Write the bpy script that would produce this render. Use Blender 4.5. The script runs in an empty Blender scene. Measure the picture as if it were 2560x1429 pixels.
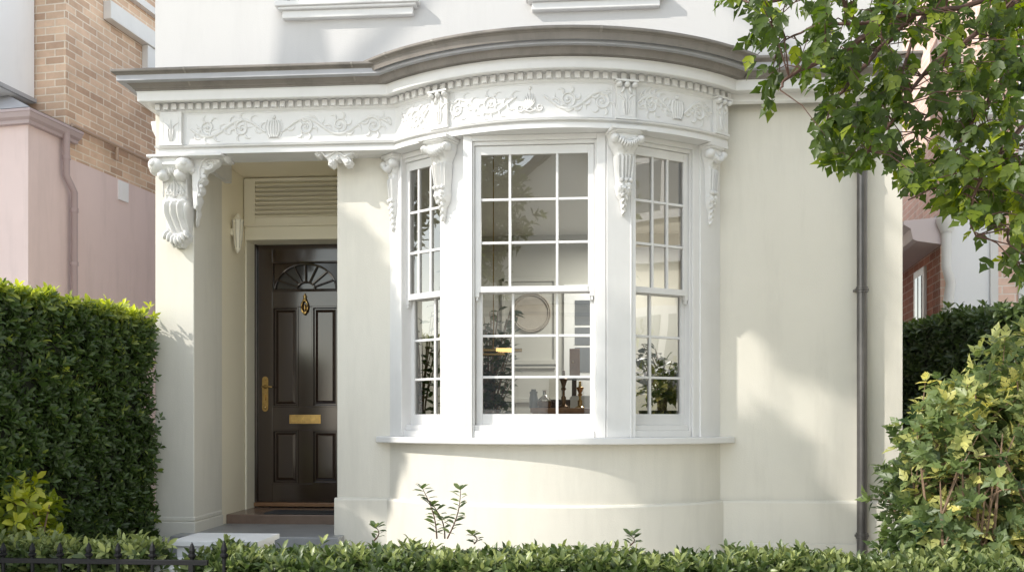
import bpy, math, random
import numpy as np
from math import sin, cos, pi, sqrt, radians, atan2
from mathutils import Vector, Matrix
random.seed(7); rng = np.random.default_rng(11)

# ------------------------------------------------------------------ camera model
F, CX, HY, H = 2250.0, 1280.0, 1050.0, 1.15
A = math.atan(170/F); sA, cA = sin(A), cos(A)
def ray(px, py=HY):
    u = (px-CX)/F
    return (-sA+u*cA, cA+u*sA, (HY-py)/F)
def P(px, py, Y):
    d = ray(px, py); t = Y/d[1]
    return (d[0]*t, Y, H+d[2]*t)
def PD(px, py, D):
    d = ray(px, py); return (d[0]*D, d[1]*D, H+d[2]*D)
def PX(px, Y): return P(px, HY, Y)[0]
def YX(px, X):
    d = ray(px); return X/d[0]*d[1]
def Z(py, X, Y): return H+(HY-py)/F*(-X*sA+Y*cA)
M = 6.4                       # main facade plane
XC = PX(1382, M); RB = 1.65; CYB = M+1.16   # the bow's plan circle
def circ(px, R):
    d = ray(px); a = d[0]**2+d[1]**2; b = -2*(d[0]*XC+d[1]*CYB); c = XC*XC+CYB*CYB-R*R
    t = (-b-sqrt(max(b*b-4*a*c, 0)))/(2*a)
    return (d[0]*t, d[1]*t)
def theta(p): return atan2(p[0]-XC, CYB-p[1])
def onarc(th, R): return (XC+R*sin(th), CYB-R*cos(th))

# ------------------------------------------------------------------ scene helpers
scene = bpy.context.scene
COL = scene.collection
WL = {}
def setp(o, label=None, cat=None, group=None, kind=None):
    if label: o['label'] = label
    if cat: o['category'] = cat
    if group: o['group'] = group
    if kind: o['kind'] = kind
    return o
def thing(name, label, cat, loc=(0, 0, 0), group=None):
    o = bpy.data.objects.new(name, None); COL.objects.link(o); o.location = loc
    o.empty_display_size = .1
    WL[o] = Vector(loc)
    return setp(o, label, cat, group)
def finish(name, me, m, parent, smooth=None, bevel=0, uv=False, label=None, shift=True):
    if m is not None: me.materials.append(m)
    n = len(me.vertices)
    co = np.empty(n*3, 'f'); me.vertices.foreach_get('co', co); co = co.reshape(-1, 3)
    if uv:
        me.update()
        l = me.uv_layers.new(name='UVMap')
        for p in me.polygons:
            nn = p.normal
            if abs(nn.z) > .8: t = (1, 0); vert = False
            else:
                q = sqrt(nn.x**2+nn.y**2); t = (-nn.y/q, nn.x/q); vert = True
            for li in p.loop_indices:
                v = me.vertices[me.loops[li].vertex_index].co
                l.data[li].uv = (v.x*t[0]+v.y*t[1], v.z if vert else v.y)
    c = (co.min(0)+co.max(0))/2 if shift else np.zeros(3)
    co -= c.astype('f'); me.vertices.foreach_set('co', co.ravel())
    if smooth is not None:
        me.shade_smooth()
        if smooth < 179: me.set_sharp_from_angle(angle=radians(smooth))
    me.update()
    o = bpy.data.objects.new(name, me); COL.objects.link(o)
    wl = Vector([float(x) for x in c]); pl = WL[parent] if parent else Vector((0, 0, 0))
    o.location = wl-pl; WL[o] = wl
    if parent: o.parent = parent
    if bevel:
        b = o.modifiers.new('Bevel', 'BEVEL'); b.width = bevel; b.segments = 2; b.limit_method = 'ANGLE'; b.angle_limit = radians(40)
    if label: o['label'] = label
    return o

class MB:
    def __init__(s): s.v = []; s.f = []
    def add(s, vs, fs):
        b = len(s.v); s.v += [tuple(v) for v in vs]; s.f += [tuple(b+i for i in f) for f in fs]; return s
    def box(s, x0, x1, y0, y1, z0, z1):
        x0, x1 = min(x0, x1), max(x0, x1); y0, y1 = min(y0, y1), max(y0, y1); z0, z1 = min(z0, z1), max(z0, z1)
        return s.prism([(x0, y0), (x1, y0), (x1, y1), (x0, y1)], z0, z1)
    def prism(s, poly, z0, z1):
        a = sum(poly[i][0]*poly[(i+1) % len(poly)][1]-poly[(i+1) % len(poly)][0]*poly[i][1] for i in range(len(poly)))
        if a < 0: poly = poly[::-1]
        n = len(poly)
        vs = [(x, y, z0) for x, y in poly]+[(x, y, z1) for x, y in poly]
        fs = [tuple(range(n))[::-1], tuple(range(n, 2*n))]+[(i, (i+1) % n, n+(i+1) % n, n+i) for i in range(n)]
        return s.add(vs, fs)
    def fb(s, fr, u0, u1, w0, w1, z0, z1):      # box in a frame fr=(O,T,N)
        O, T, N = fr
        return s.prism([(O[0]+T[0]*u+N[0]*w, O[1]+T[1]*u+N[1]*w) for u, w in ((u0, w0), (u1, w0), (u1, w1), (u0, w1))], z0, z1)
    def grid(s, G, cu=False, cv=False, flip=False):
        n, m = len(G), len(G[0]); vs = [p for r in G for p in r]; fs = []
        for i in range(n if cu else n-1):
            for j in range(m if cv else m-1):
                q = (i*m+j, ((i+1) % n)*m+j, ((i+1) % n)*m+(j+1) % m, i*m+(j+1) % m)
                fs.append(q[::-1] if flip else q)
        return s.add(vs, fs)
    def tube(s, pts, r, n=6, cap=True):
        pts = [Vector(p) for p in pts]; k = len(pts)
        rs = r if isinstance(r, (list, tuple)) else [r]*k
        G = []; up = Vector((0.123, 0.3, .95)).normalized()
        for i in range(k):
            t = (pts[min(i+1, k-1)]-pts[max(i-1, 0)])
            t = t.normalized() if t.length > 1e-9 else Vector((0, 0, 1))
            a = t.cross(up)
            if a.length < .05: a = t.cross(Vector((1, 0, 0)))
            a.normalize(); b = t.cross(a)
            G.append([pts[i]+(a*cos(2*pi*j/n)+b*sin(2*pi*j/n))*rs[i] for j in range(n)])
        base = len(s.v); s.grid(G, cv=True)
        if cap:
            s.f.append(tuple(base+j for j in range(n))); s.f.append(tuple(base+(k-1)*n+j for j in range(n))[::-1])
        return s
    def lathe(s, prof, c, n=16, axis=None):     # prof: (r,z)
        G = [[(c[0]+r*cos(2*pi*j/n), c[1]+r*sin(2*pi*j/n), c[2]+z) for j in range(n)] for r, z in prof]
        return s.grid(G, cv=True, flip=True)
    def blob(s, c, R, n=8, m=6, rot=0, fr=None):
        G = []
        for i in range(m+1):
            ph = -pi/2+pi*i/m; row = []
            for j in range(n):
                a = 2*pi*j/n; x = R[0]*cos(ph)*cos(a); y = R[1]*cos(ph)*sin(a); z = R[2]*sin(ph)
                x, z = x*cos(rot)-z*sin(rot), x*sin(rot)+z*cos(rot)
                if fr: row.append((c[0]+fr[1][0]*x+fr[2][0]*y, c[1]+fr[1][1]*x+fr[2][1]*y, c[2]+z))
                else: row.append((c[0]+x, c[1]+y, c[2]+z))
            G.append(row)
        return s.grid(G, cv=True)
    def build(s, name, m, parent=None, smooth=None, bevel=0, uv=False, label=None):
        me = bpy.data.meshes.new(name); me.from_pydata(s.v, [], s.f); me.validate()
        return finish(name, me, m, parent, smooth, bevel, uv, label)

# ------------------------------------------------------------------ materials
def srgb(r, g, b):
    f = lambda c: (c/255/12.92) if c/255 <= .04045 else ((c/255+.055)/1.055)**2.4
    return (f(r), f(g), f(b), 1)
def mat(name, col, rough=.6, bump=0, bscale=60, var=0, vscale=3, metal=0, spec=.5, coat=0, col2=None, bdist=.004):
    m = bpy.data.materials.new(name); m.use_nodes = True; nt = m.node_tree; b = nt.nodes['Principled BSDF']
    c = tuple(col)[:3]+(1,)
    b.inputs['Base Color'].default_value = c; b.inputs['Roughness'].default_value = rough
    b.inputs['Metallic'].default_value = metal; b.inputs['Specular IOR Level'].default_value = spec
    if coat: b.inputs['Coat Weight'].default_value = coat; b.inputs['Coat Roughness'].default_value = .12
    geo = nt.nodes.new('ShaderNodeNewGeometry')
    if var or col2:
        n = nt.nodes.new('ShaderNodeTexNoise'); n.inputs['Scale'].default_value = vscale; n.inputs['Detail'].default_value = 8; n.inputs['Roughness'].default_value = .6
        nt.links.new(geo.outputs['Position'], n.inputs['Vector'])
        r = nt.nodes.new('ShaderNodeMapRange'); r.inputs['From Min'].default_value = .3; r.inputs['From Max'].default_value = .7
        nt.links.new(n.outputs['Fac'], r.inputs['Value'])
        mx = nt.nodes.new('ShaderNodeMix'); mx.data_type = 'RGBA'
        mx.inputs['A'].default_value = c
        mx.inputs['B'].default_value = (tuple(col2)[:3]+(1,)) if col2 else tuple(x*(1-var) for x in c[:3])+(1,)
        nt.links.new(r.outputs['Result'], mx.inputs['Factor']); nt.links.new(mx.outputs['Result'], b.inputs['Base Color'])
    if bump:
        n2 = nt.nodes.new('ShaderNodeTexNoise'); n2.inputs['Scale'].default_value = bscale; n2.inputs['Detail'].default_value = 5
        nt.links.new(geo.outputs['Position'], n2.inputs['Vector'])
        bp = nt.nodes.new('ShaderNodeBump'); bp.inputs['Strength'].default_value = bump; bp.inputs['Distance'].default_value = bdist
        nt.links.new(n2.outputs['Fac'], bp.inputs['Height']); nt.links.new(bp.outputs['Normal'], b.inputs['Normal'])
    return m
def weather(m, amt=.10, sz=(3.2, 3.2, .45)):
    nt = m.node_tree; b = nt.nodes['Principled BSDF']; src = b.inputs['Base Color'].links[0].from_socket
    geo = nt.nodes.new('ShaderNodeNewGeometry'); mp = nt.nodes.new('ShaderNodeMapping'); mp.inputs['Scale'].default_value = sz
    n = nt.nodes.new('ShaderNodeTexNoise'); n.inputs['Scale'].default_value = 1.6; n.inputs['Detail'].default_value = 10; n.inputs['Roughness'].default_value = .68
    nt.links.new(geo.outputs['Position'], mp.inputs['Vector']); nt.links.new(mp.outputs[0], n.inputs['Vector'])
    r = nt.nodes.new('ShaderNodeMapRange'); r.inputs['From Min'].default_value = .48; r.inputs['From Max'].default_value = .78; r.inputs['To Min'].default_value = 1; r.inputs['To Max'].default_value = 1-amt
    nt.links.new(n.outputs['Fac'], r.inputs['Value'])
    mx = nt.nodes.new('ShaderNodeMix'); mx.data_type = 'RGBA'; mx.blend_type = 'MULTIPLY'; mx.inputs['Factor'].default_value = 1
    nt.links.new(src, mx.inputs['A']); nt.links.new(r.outputs['Result'], mx.inputs['B']); nt.links.new(mx.outputs['Result'], b.inputs['Base Color'])
def brick(name, c1, c2, mortar, scale=1.0):
    m = mat(name, c1, .85); nt = m.node_tree; b = nt.nodes['Principled BSDF']
    uv = nt.nodes.new('ShaderNodeUVMap'); t = nt.nodes.new('ShaderNodeTexBrick')
    t.inputs['Color1'].default_value = tuple(c1)[:3]+(1,); t.inputs['Color2'].default_value = tuple(c2)[:3]+(1,); t.inputs['Mortar'].default_value = tuple(mortar)[:3]+(1,)
    t.inputs['Scale'].default_value = 1; t.inputs['Brick Width'].default_value = .225*scale; t.inputs['Row Height'].default_value = .078*scale
    t.inputs['Mortar Size'].default_value = .007*scale; t.inputs['Mortar Smooth'].default_value = .3; t.inputs['Bias'].default_value = -.1
    nt.links.new(uv.outputs['UV'], t.inputs['Vector'])
    n = nt.nodes.new('ShaderNodeTexNoise'); n.inputs['Scale'].default_value = 2.2; n.inputs['Detail'].default_value = 9; n.inputs['Roughness'].default_value = .75
    nt.links.new(uv.outputs['UV'], n.inputs['Vector'])
    mx = nt.nodes.new('ShaderNodeMix'); mx.data_type = 'RGBA'; mx.blend_type = 'MULTIPLY'; mx.inputs['Factor'].default_value = .55
    cr = nt.nodes.new('ShaderNodeMapRange'); cr.inputs['From Min'].default_value = .3; cr.inputs['From Max'].default_value = .7; cr.inputs['To Min'].default_value = .55; cr.inputs['To Max'].default_value = 1.25
    nt.links.new(n.outputs['Fac'], cr.inputs['Value'])
    nt.links.new(t.outputs['Color'], mx.inputs['A']); nt.links.new(cr.outputs['Result'], mx.inputs['B']); nt.links.new(mx.outputs['Result'], b.inputs['Base Color'])
    bp = nt.nodes.new('ShaderNodeBump'); bp.invert = True; bp.inputs['Strength'].default_value = .5; bp.inputs['Distance'].default_value = .006
    nt.links.new(t.outputs['Fac'], bp.inputs['Height']); nt.links.new(bp.outputs['Normal'], b.inputs['Normal'])
    return m
def leafmat(name, dark, mid, light, trans=.35, rough=.42, spec=.5):
    m = bpy.data.materials.new(name); m.use_nodes = True; nt = m.node_tree; b = nt.nodes['Principled BSDF']
    at = nt.nodes.new('ShaderNodeAttribute'); at.attribute_name = 'tone'
    cr = nt.nodes.new('ShaderNodeValToRGB'); e = cr.color_ramp.elements
    e[0].position = 0; e[0].color = tuple(dark)+(1,); e[1].position = 1; e[1].color = tuple(light)+(1,)
    k = e.new(.5); k.color = tuple(mid)+(1,)
    nt.links.new(at.outputs['Fac'], cr.inputs['Fac']); nt.links.new(cr.outputs['Color'], b.inputs['Base Color'])
    b.inputs['Roughness'].default_value = rough; b.inputs['Specular IOR Level'].default_value = spec
    tr = nt.nodes.new('ShaderNodeBsdfTranslucent')
    hs = nt.nodes.new('ShaderNodeHueSaturation'); hs.inputs['Value'].default_value = 2.0; hs.inputs['Saturation'].default_value = 1.15
    nt.links.new(cr.outputs['Color'], hs.inputs['Color']); nt.links.new(hs.outputs['Color'], tr.inputs['Color'])
    mx = nt.nodes.new('ShaderNodeMixShader'); mx.inputs['Fac'].default_value = trans
    nt.links.new(b.outputs[0], mx.inputs[1]); nt.links.new(tr.outputs[0], mx.inputs[2])
    nt.links.new(mx.outputs[0], nt.nodes['Material Output'].inputs['Surface'])
    return m
def glassmat(name, refl=.13, tint=(.86, .88, .85)):
    m = bpy.data.materials.new(name); m.use_nodes = True; nt = m.node_tree; nt.nodes.remove(nt.nodes['Principled BSDF'])
    t = nt.nodes.new('ShaderNodeBsdfTransparent'); t.inputs['Color'].default_value = tint+(1,)
    g = nt.nodes.new('ShaderNodeBsdfGlossy'); g.inputs['Roughness'].default_value = 0.0
    geo = nt.nodes.new('ShaderNodeNewGeometry'); n = nt.nodes.new('ShaderNodeTexNoise'); n.inputs['Scale'].default_value = 1.6; n.inputs['Detail'].default_value = 1
    nt.links.new(geo.outputs['Position'], n.inputs['Vector'])
    bp = nt.nodes.new('ShaderNodeBump'); bp.inputs['Strength'].default_value = .12; bp.inputs['Distance'].default_value = .03
    nt.links.new(n.outputs['Fac'], bp.inputs['Height']); nt.links.new(bp.outputs['Normal'], g.inputs['Normal'])
    lw = nt.nodes.new('ShaderNodeFresnel'); lw.inputs['IOR'].default_value = 1.52
    ad = nt.nodes.new('ShaderNodeMath'); ad.operation = 'ADD'; ad.inputs[1].default_value = refl; ad.use_clamp = True
    nt.links.new(lw.outputs[0], ad.inputs[0])
    mx = nt.nodes.new('ShaderNodeMixShader'); nt.links.new(ad.outputs[0], mx.inputs['Fac'])
    nt.links.new(t.outputs[0], mx.inputs[1]); nt.links.new(g.outputs[0], mx.inputs[2])
    nt.links.new(mx.outputs[0], nt.nodes['Material Output'].inputs['Surface'])
    return m
m_cream = mat('cream_render', (.68, .648, .57), .75, .35, 120, .05, 1.6)
m_white = mat('white_render', (.535, .525, .515), .75, .25, 120, .03, 1.2)
m_trim = mat('white_gloss_paint', (.70, .69, .675), .38, .08, 25, .05, 7)
m_orn = mat('white_plaster', (.70, .69, .67), .5, .15, 90, .08, 14)
m_soft = mat('cream_gloss_paint', (.84, .79, .64), .5, .06, 40, .03, 5)
m_gutter = mat('grey_brown_metal', (.235, .213, .192), .65, .05, 40, .12, 4, spec=.2)
m_pipe = mat('dark_grey_pipe', (.13, .122, .118), .35, .05, 50, .35, 6, metal=.5)
m_door = mat('dark_brown_gloss', (.036, .020, .013), .16, .05, 9, .2, 8, coat=.8, bdist=.003)
m_black = mat('black_iron', (.006, .006, .007), .5, .15, 60, spec=.25)
m_brass = mat('brass', (.62, .42, .16), .25, .1, 80, .3, 30, metal=1)
m_doorglass = mat('dark_door_glass', (.03, .028, .026), .06, 0, 10, coat=.5)
m_floor = mat('brown_tile', (.22, .15, .11), .25, .1, 20, .35, 6)
m_slate = mat('grey_slate', (.33, .33, .33), .35, .15, 30, .3, 5)
m_stone = mat('white_stone', (.72, .71, .69), .6, .25, 50, .12, 5)
m_thresh = mat('oak_threshold', (.30, .16, .08), .35, .1, 40, .3, 10)
m_porch = mat('porch_cream_lightened', (.88, .80, .62), .6, .1, 90, .03, 2)  # cream lightened and warmed to stand in for bounce light in the porch
m_pink = mat('pink_render', (.74, .60, .58), .8, .25, 90, .05, 1.5)
m_greyroof = mat('grey_lead', (.42, .42, .44), .5, .1, 20, .2, 4)
m_nwhite = mat('neighbour_white_render', (.85, .85, .86), .7, .1, 50, .05, 1)
m_brickL = brick('buff_brick', (.74, .53, .38), (.50, .33, .23), (.80, .70, .58))
m_brickR = brick('sun_lightened_pale_brick', (.85, .60, .49), (.76, .50, .40), (.88, .76, .68))  # pale brick lightened further in place of sun on the wall
m_brickD = brick('dark_red_brick', (.42, .17, .11), (.32, .12, .08), (.55, .40, .32))
m_soil = mat('soil', (.07, .05, .035), .95, .8, 30, .4, 6, bdist=.02)
m_asphalt = mat('asphalt', (.30, .29, .28), .85, .5, 120, .2, 3)
m_pave = mat('paving', (.66, .64, .58), .8, .3, 50, .2, 2)
m_core = mat('hedge_core_shade', (.020, .024, .012), .95, .6, 30, .4, 15, bdist=.02)  # shade inside the hedge put into a near-black colour
m_bark = mat('bark', (.09, .065, .05), .85, .5, 40, .4, 10)
m_twig = mat('red_brown_twig', (.10, .05, .035), .7, .2, 60, .3, 10)
m_stem = mat('pale_twig', (.26, .17, .11), .7, .2, 60, .3, 10)
m_glass = glassmat('window_glass', .17)
m_room = mat('room_paint', (.50, .49, .44), .8, .05, 40)
m_roomw = mat('room_white_paint', (.76, .76, .74), .5, .05, 40)
m_carpet = mat('room_floor', (.22, .15, .10), .5, .1, 40, .2, 4)
m_wood = mat('warm_wood', (.34, .16, .06), .35, .1, 30, .4, 9)
m_darkwood = mat('dark_wood', (.055, .03, .02), .3, .1, 30, .3, 9)
m_silver = mat('silvered_glass', (.6, .58, .55), .12, 0, metal=1)
m_bluegl = mat('blue_grey_glass', (.16, .19, .21), .1, 0, coat=.5)
m_bronze = mat('aged_bronze', (.16, .085, .035), .35, .1, 50, .3, 20, metal=.8)
m_dark = mat('charcoal_fabric', (.03, .03, .032), .8, .1, 60)
m_greypane = mat('grey_pane', (.13, .14, .15), .1, 0, coat=.4)
m_art = mat('framed_relief', (.45, .40, .33), .7, .3, 20, .2, 8)
lm_hedge = leafmat('hedge_leaf', (.024, .045, .010), (.072, .118, .028), (.60, .64, .10), .3, .38)
lm_front = leafmat('clipped_hedge_leaf', (.022, .04, .011), (.075, .11, .034), (.48, .52, .20), .28, .36)
lm_maple = leafmat('maple_leaf', (.025, .045, .008), (.068, .105, .016), (.34, .39, .035), .5, .45)
lm_bush = leafmat('variegated_leaf', (.035, .065, .025), (.15, .20, .07), (.82, .74, .26), .33, .42)
lm_yellow = leafmat('golden_leaf', (.08, .12, .018), (.28, .33, .04), (.70, .66, .10), .35, .4)
lm_dark = leafmat('dark_leaf', (.02, .038, .013), (.05, .08, .025), (.13, .18, .05), .25, .35)

for m_, a_ in ((m_cream, .12), (m_white, .07), (m_pink, .14), (m_gutter, .35), (m_nwhite, .10), (m_trim, .06)): weather(m_, a_)
# ------------------------------------------------------------------ leaves
def tmpl_simple():        # pointed obovate leaf, folded on the midrib, slightly arched
    v = np.array([(0, 0, 0), (.38, .17, .03), (.40, 0, -.03), (.38, -.17, .03), (.74, .15, .0), (.76, 0, -.06), (.74, -.15, .0), (1, 0, -.16)], 'f')
    t = [(0, 2, 1), (0, 3, 2), (1, 2, 5), (1, 5, 4), (2, 3, 6), (2, 6, 5), (4, 5, 7), (5, 6, 7)]
    return v, np.array(t)
def tmpl_lobed(w=1.0):
    out = [(0, 0), (.06, .16), (.16, .30), (.34, .36), (.52, .44), (.56, .29), (.68, .26), (.82, .13), (1.05, 0)]
    pts = out+[(x, -y) for x, y in out[1:-1][::-1]]
    v = [(x, y*w, .16*abs(y)-.22*x*x) for x, y in pts]+[(.35, 0, -.06), (.68, 0, -.13)]
    n = len(pts); c, c2 = n, n+1; t = []
    for i in range(n):
        j = (i+1) % n
        mx = (pts[i][0]+pts[j][0])/2
        t.append((i, j, c2 if mx > .6 else c))
    t += [(6, c2, c), (n-6, c, c2)]
    t = [(a, cc, b) for a, b, cc in t]
    return np.array(v, 'f'), np.array(t)
T_SIMPLE, T_LOBED = tmpl_simple(), tmpl_lobed()
def nrm(a): return a/np.maximum(np.linalg.norm(a, axis=-1, keepdims=True), 1e-9)
def leaves(name, pos, d, up, size, tone, m, parent, tmpl=T_SIMPLE, label=None, wid=1.0):
    V, T = tmpl; n = len(pos)
    d = nrm(d); y = nrm(np.cross(up, d)); z = np.cross(d, y)
    size = np.asarray(size)[:, None, None]
    co = pos[:, None, :]+size*(V[None, :, 0:1]*d[:, None]+V[None, :, 1:2]*wid*y[:, None]+V[None, :, 2:3]*z[:, None])
    k = len(V); co = co.reshape(-1, 3).astype('f')
    tri = (T[None]+(np.arange(n)*k)[:, None, None]).reshape(-1, 3)
    me = bpy.data.meshes.new(name); me.vertices.add(len(co)); me.vertices.foreach_set('co', co.ravel())
    me.loops.add(tri.size); me.loops.foreach_set('vertex_index', tri.ravel().astype('i'))
    me.polygons.add(len(tri)); me.polygons.foreach_set('loop_start', (np.arange(len(tri))*3).astype('i'))
    me.polygons.foreach_set('loop_total', np.full(len(tri), 3, 'i'))
    me.update(calc_edges=True)
    a = me.attributes.new('tone', 'FLOAT', 'POINT'); a.data.foreach_set('value', np.repeat(np.clip(tone, 0, 1), k).astype('f'))
    return finish(name, me, m, parent, smooth=180, label=label)
def rosettes(pos, axis, k=7, lo=.5, hi=1.25, L=.06, tone=None, jit=.3):
    n = len(pos); axis = nrm(axis+rng.normal(0, jit, (n, 3)))
    a = nrm(np.cross(axis, rng.normal(0, 1, (n, 3)))); b = np.cross(axis, a)
    ph = (np.arange(k)*2.39996)[None]+rng.uniform(0, 6.28, (n, 1)); th = np.linspace(lo, hi, k)[None]+rng.normal(0, .15, (n, k))
    rad = a[:, None]*np.cos(ph)[..., None]+b[:, None]*np.sin(ph)[..., None]
    d = axis[:, None]*np.cos(th)[..., None]+rad*np.sin(th)[..., None]
    up = axis[:, None]*np.sin(th)[..., None]-rad*np.cos(th)[..., None]+rng.normal(0, .2, (n, k, 3))
    base = pos[:, None]-axis[:, None]*(np.linspace(0, .5, k)*L)[None, :, None]
    size = L*rng.uniform(.75, 1.2, (n, k))
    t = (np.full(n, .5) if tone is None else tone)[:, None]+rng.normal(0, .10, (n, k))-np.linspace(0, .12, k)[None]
    return base.reshape(-1, 3), d.reshape(-1, 3), up.reshape(-1, 3), size.ravel(), t.ravel()
def wob(p, f=2.0, s=0.0):   # cheap smooth noise
    return (np.sin(p[:, 0]*f*2.1+p[:, 2]*f*1.3+s)+np.sin(p[:, 1]*f*1.7-p[:, 2]*f*2.3+1.3+s)+np.sin(p[:, 0]*f*3.9+p[:, 1]*f*3.1+p[:, 2]*f*3.7+2*s))/3
def hedge(name, label, O, E1, E2, h, m, L=.06, dens=420, top_tone=.35, faces='ftlrb', z0=0.0, edge=.05, base_tone=.35, k=7, cat='hedge', core=m_core, ragged=.03):
    O = np.array((O[0], O[1], z0)); E1 = np.array((E1[0], E1[1], 0.)); E2 = np.array((E2[0], E2[1], 0.)); U = np.array((0, 0, h))
    l1, l2 = np.linalg.norm(E1), np.linalg.norm(E2); n1, n2 = E1/l1, E2/l2
    r = thing(name, label, cat, tuple(float(x) for x in (O+E1/2+E2/2)))
    PP, NN = [], []
    spec = dict(f=(O, E1, U, -n2), b=(O+E2, E1, U, n2), t=(O+U, E1, E2, np.array((0, 0, 1.))), l=(O, E2, U, -n1), r=(O+E1, E2, U, n1))
    for c in faces:
        o, a, b, n = spec[c]; cnt = int(np.linalg.norm(a)*np.linalg.norm(b)*dens)
        u, v = rng.random(cnt), rng.random(cnt)
        p = o+u[:, None]*a+v[:, None]*b
        dsp = wob(p, 3.0)*edge*.8+rng.normal(-.02, ragged, cnt)
        PP.append(p+n*dsp[:, None]); NN.append(np.repeat(n[None]+np.array((0, 0, .35)), cnt, 0))
    PP, NN = np.concatenate(PP), np.concatenate(NN)
    zt = (PP[:, 2]-z0)/h
    tone = base_tone+wob(PP, 1.7, 2)*.10+rng.normal(0, .06, len(PP))+top_tone*np.clip((zt-.93)/.08, 0, 1)+(rng.random(len(PP)) < .03)*.2  # top leaves paler: new growth, plus a sunlit top put into tone
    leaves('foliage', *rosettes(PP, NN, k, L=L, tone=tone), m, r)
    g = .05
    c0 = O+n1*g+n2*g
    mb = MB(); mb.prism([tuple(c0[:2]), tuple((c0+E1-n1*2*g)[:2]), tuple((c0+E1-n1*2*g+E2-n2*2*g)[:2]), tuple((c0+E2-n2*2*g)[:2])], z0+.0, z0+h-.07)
    mb.build('shade_core', core, r)  # solid dark block standing in for shade between the leaves
    return r

# ================================================================== ground and setting
def slab(name, x0, x1, y0, y1, z0, z1, m):
    o = MB().box(x0, x1, y0, y1, z0, z1).build(name, m, None); o['kind'] = 'structure'; return o
slab('ground', -60, 60, -60, 60, -.5, -.03, mat('gravel_ground', (.42, .40, .36), .9, .6, 60, .3, 5, bdist=.01))
slab('road', -60, 60, -9.5, -2.2, -.2, -.12+.1, m_asphalt)
slab('pavement', -60, 60, -2.2, 4.0, -.2, .1, m_pave)
slab('opposite_pavement', -60, 60, -12, -9.5, -.2, .1, m_pave)
slab('garden_bed', -8, 8, 4.0, 5.0, -.2, .06, m_soil)
slab('garden_path', -3.2, 4.5, 5.0, 6.6, -.2, .07, mat('pale_paving', (.70, .67, .60), .8, .3, 50, .12, 3))

# ================================================================== THE HOUSE
XPL, XPR = PX(388, M), PX(485, M)           # left pillar
XD0 = PX(843, M)                            # pier beside the door
XBL, XBR = XC-sqrt(RB**2-1.16**2), XC+sqrt(RB**2-1.16**2)
XR = PX(2257, M)
YB = YX(612, XPR); YD = YB+.22              # recess back wall, door plane
ZS = 3.04                                   # underside of the entablature
house = thing('rendered_house', 'white and cream rendered house with a bow window and dark brown front door', 'house', (XC, M+2, 0))
HO = house
def arc_pts(o, x0, y0l, y0r, x1, n=56, xret=None):
    """plan polyline at offset o in front of: left line y0l, the bow, right line y0r"""
    R = RB+o
    tl = -math.acos(max(-1, min(1, (CYB-(y0l-o))/R))); tr = math.acos(max(-1, min(1, (CYB-(y0r-o))/R)))
    pts = []
    if xret is not None: pts += [(xret[0]-o, xret[1]), (xret[0]-o, y0l-o)]
    else: pts += [(x0, y0l-o)]
    pts += [onarc(tl+(tr-tl)*i/n, R) for i in range(n+1)]
    pts += [(x1, y0r-o)]
    return pts
def sweep(name, prof, m, parent, y0l, y0r, x0, x1, xret=None, smooth=28, caps=True, label=None):
    mb = MB(); G = []
    for o, z in prof: G.append([(x, y, z) for x, y in arc_pts(o, x0, y0l, y0r, x1, xret=xret)])
    mb.grid(G, flip=False)
    if caps:
        k = len(G[0])
        mb.add([g[0] for g in G], [tuple(range(len(G)))]); mb.add([g[-1] for g in G], [tuple(range(len(G)))[::-1]])
    return mb.build(name, m, parent, smooth=smooth, label=label)

YPL = M-.10                                  # base line of the porch entablature
XRET = (XPL+.2, M+.6)
# architrave (bottom band), returns inwards as the soffit
sweep('architrave', [(-.14, 3.21), (-.14, ZS), (.09, ZS), (.09, 3.072), (.082, 3.076), (.082, 3.083), (.105, 3.088), (.108, 3.096), (.085, 3.103)], m_trim, HO, YPL, M, 0, PX(1812, M), XRET)
sweep('frieze', [(.083, 3.098), (.08, 3.103), (.08, 3.335)], m_trim, HO, YPL, M, 0, PX(1812, M), XRET)
cornice = sweep('cornice', [(.08, 3.330), (.092, 3.338), (.098, 3.348), (.098, 3.395), (.135, 3.402), (.15, 3.39), (.185, 3.387), (.19, 3.392), (.192, 3.447), (.198, 3.456), (.10, 3.457)], m_trim, HO, YPL, M, 0, XR-.05, XRET)
gut = [(.17, 3.4575), (.200, 3.458), (.203, 3.468), (.212, 3.472), (.214, 3.478)]
for i in range(9):                           # cyma
    t = i/8; gut.append((.216+.084*(.75*t+.25*t*t+.05*sin(2*pi*t)), 3.480+.066*t))
gut += [(.303, 3.549), (.315, 3.551), (.319, 3.556), (.319, 3.568), (.313, 3.573), (.303, 3.573), (.295, 3.56), (.28, 3.50)]
gutter = sweep('gutter', gut, m_gutter, HO, YPL, M, 0, XR+.02, XRET, smooth=24)
mb = MB(); g2 = [(o+.035, z+(.016 if z > 3.47 else 0)) for o, z in gut]; ta, tb = -math.acos((CYB-(YPL-.30))/(RB+.335))-.03, math.acos((CYB-(M-.30))/(RB+.335))+.015
G = [[(*onarc(ta+(tb-ta)*i/64, RB+o), z) for i in range(65)] for o, z in g2]; mb.grid(G)
mb.add([q[0] for q in G], [tuple(range(len(G)))]); mb.add([q[-1] for q in G], [tuple(range(len(G)))[::-1]]); mb.build('bow_gutter', m_gutter, HO, smooth=24)
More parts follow.
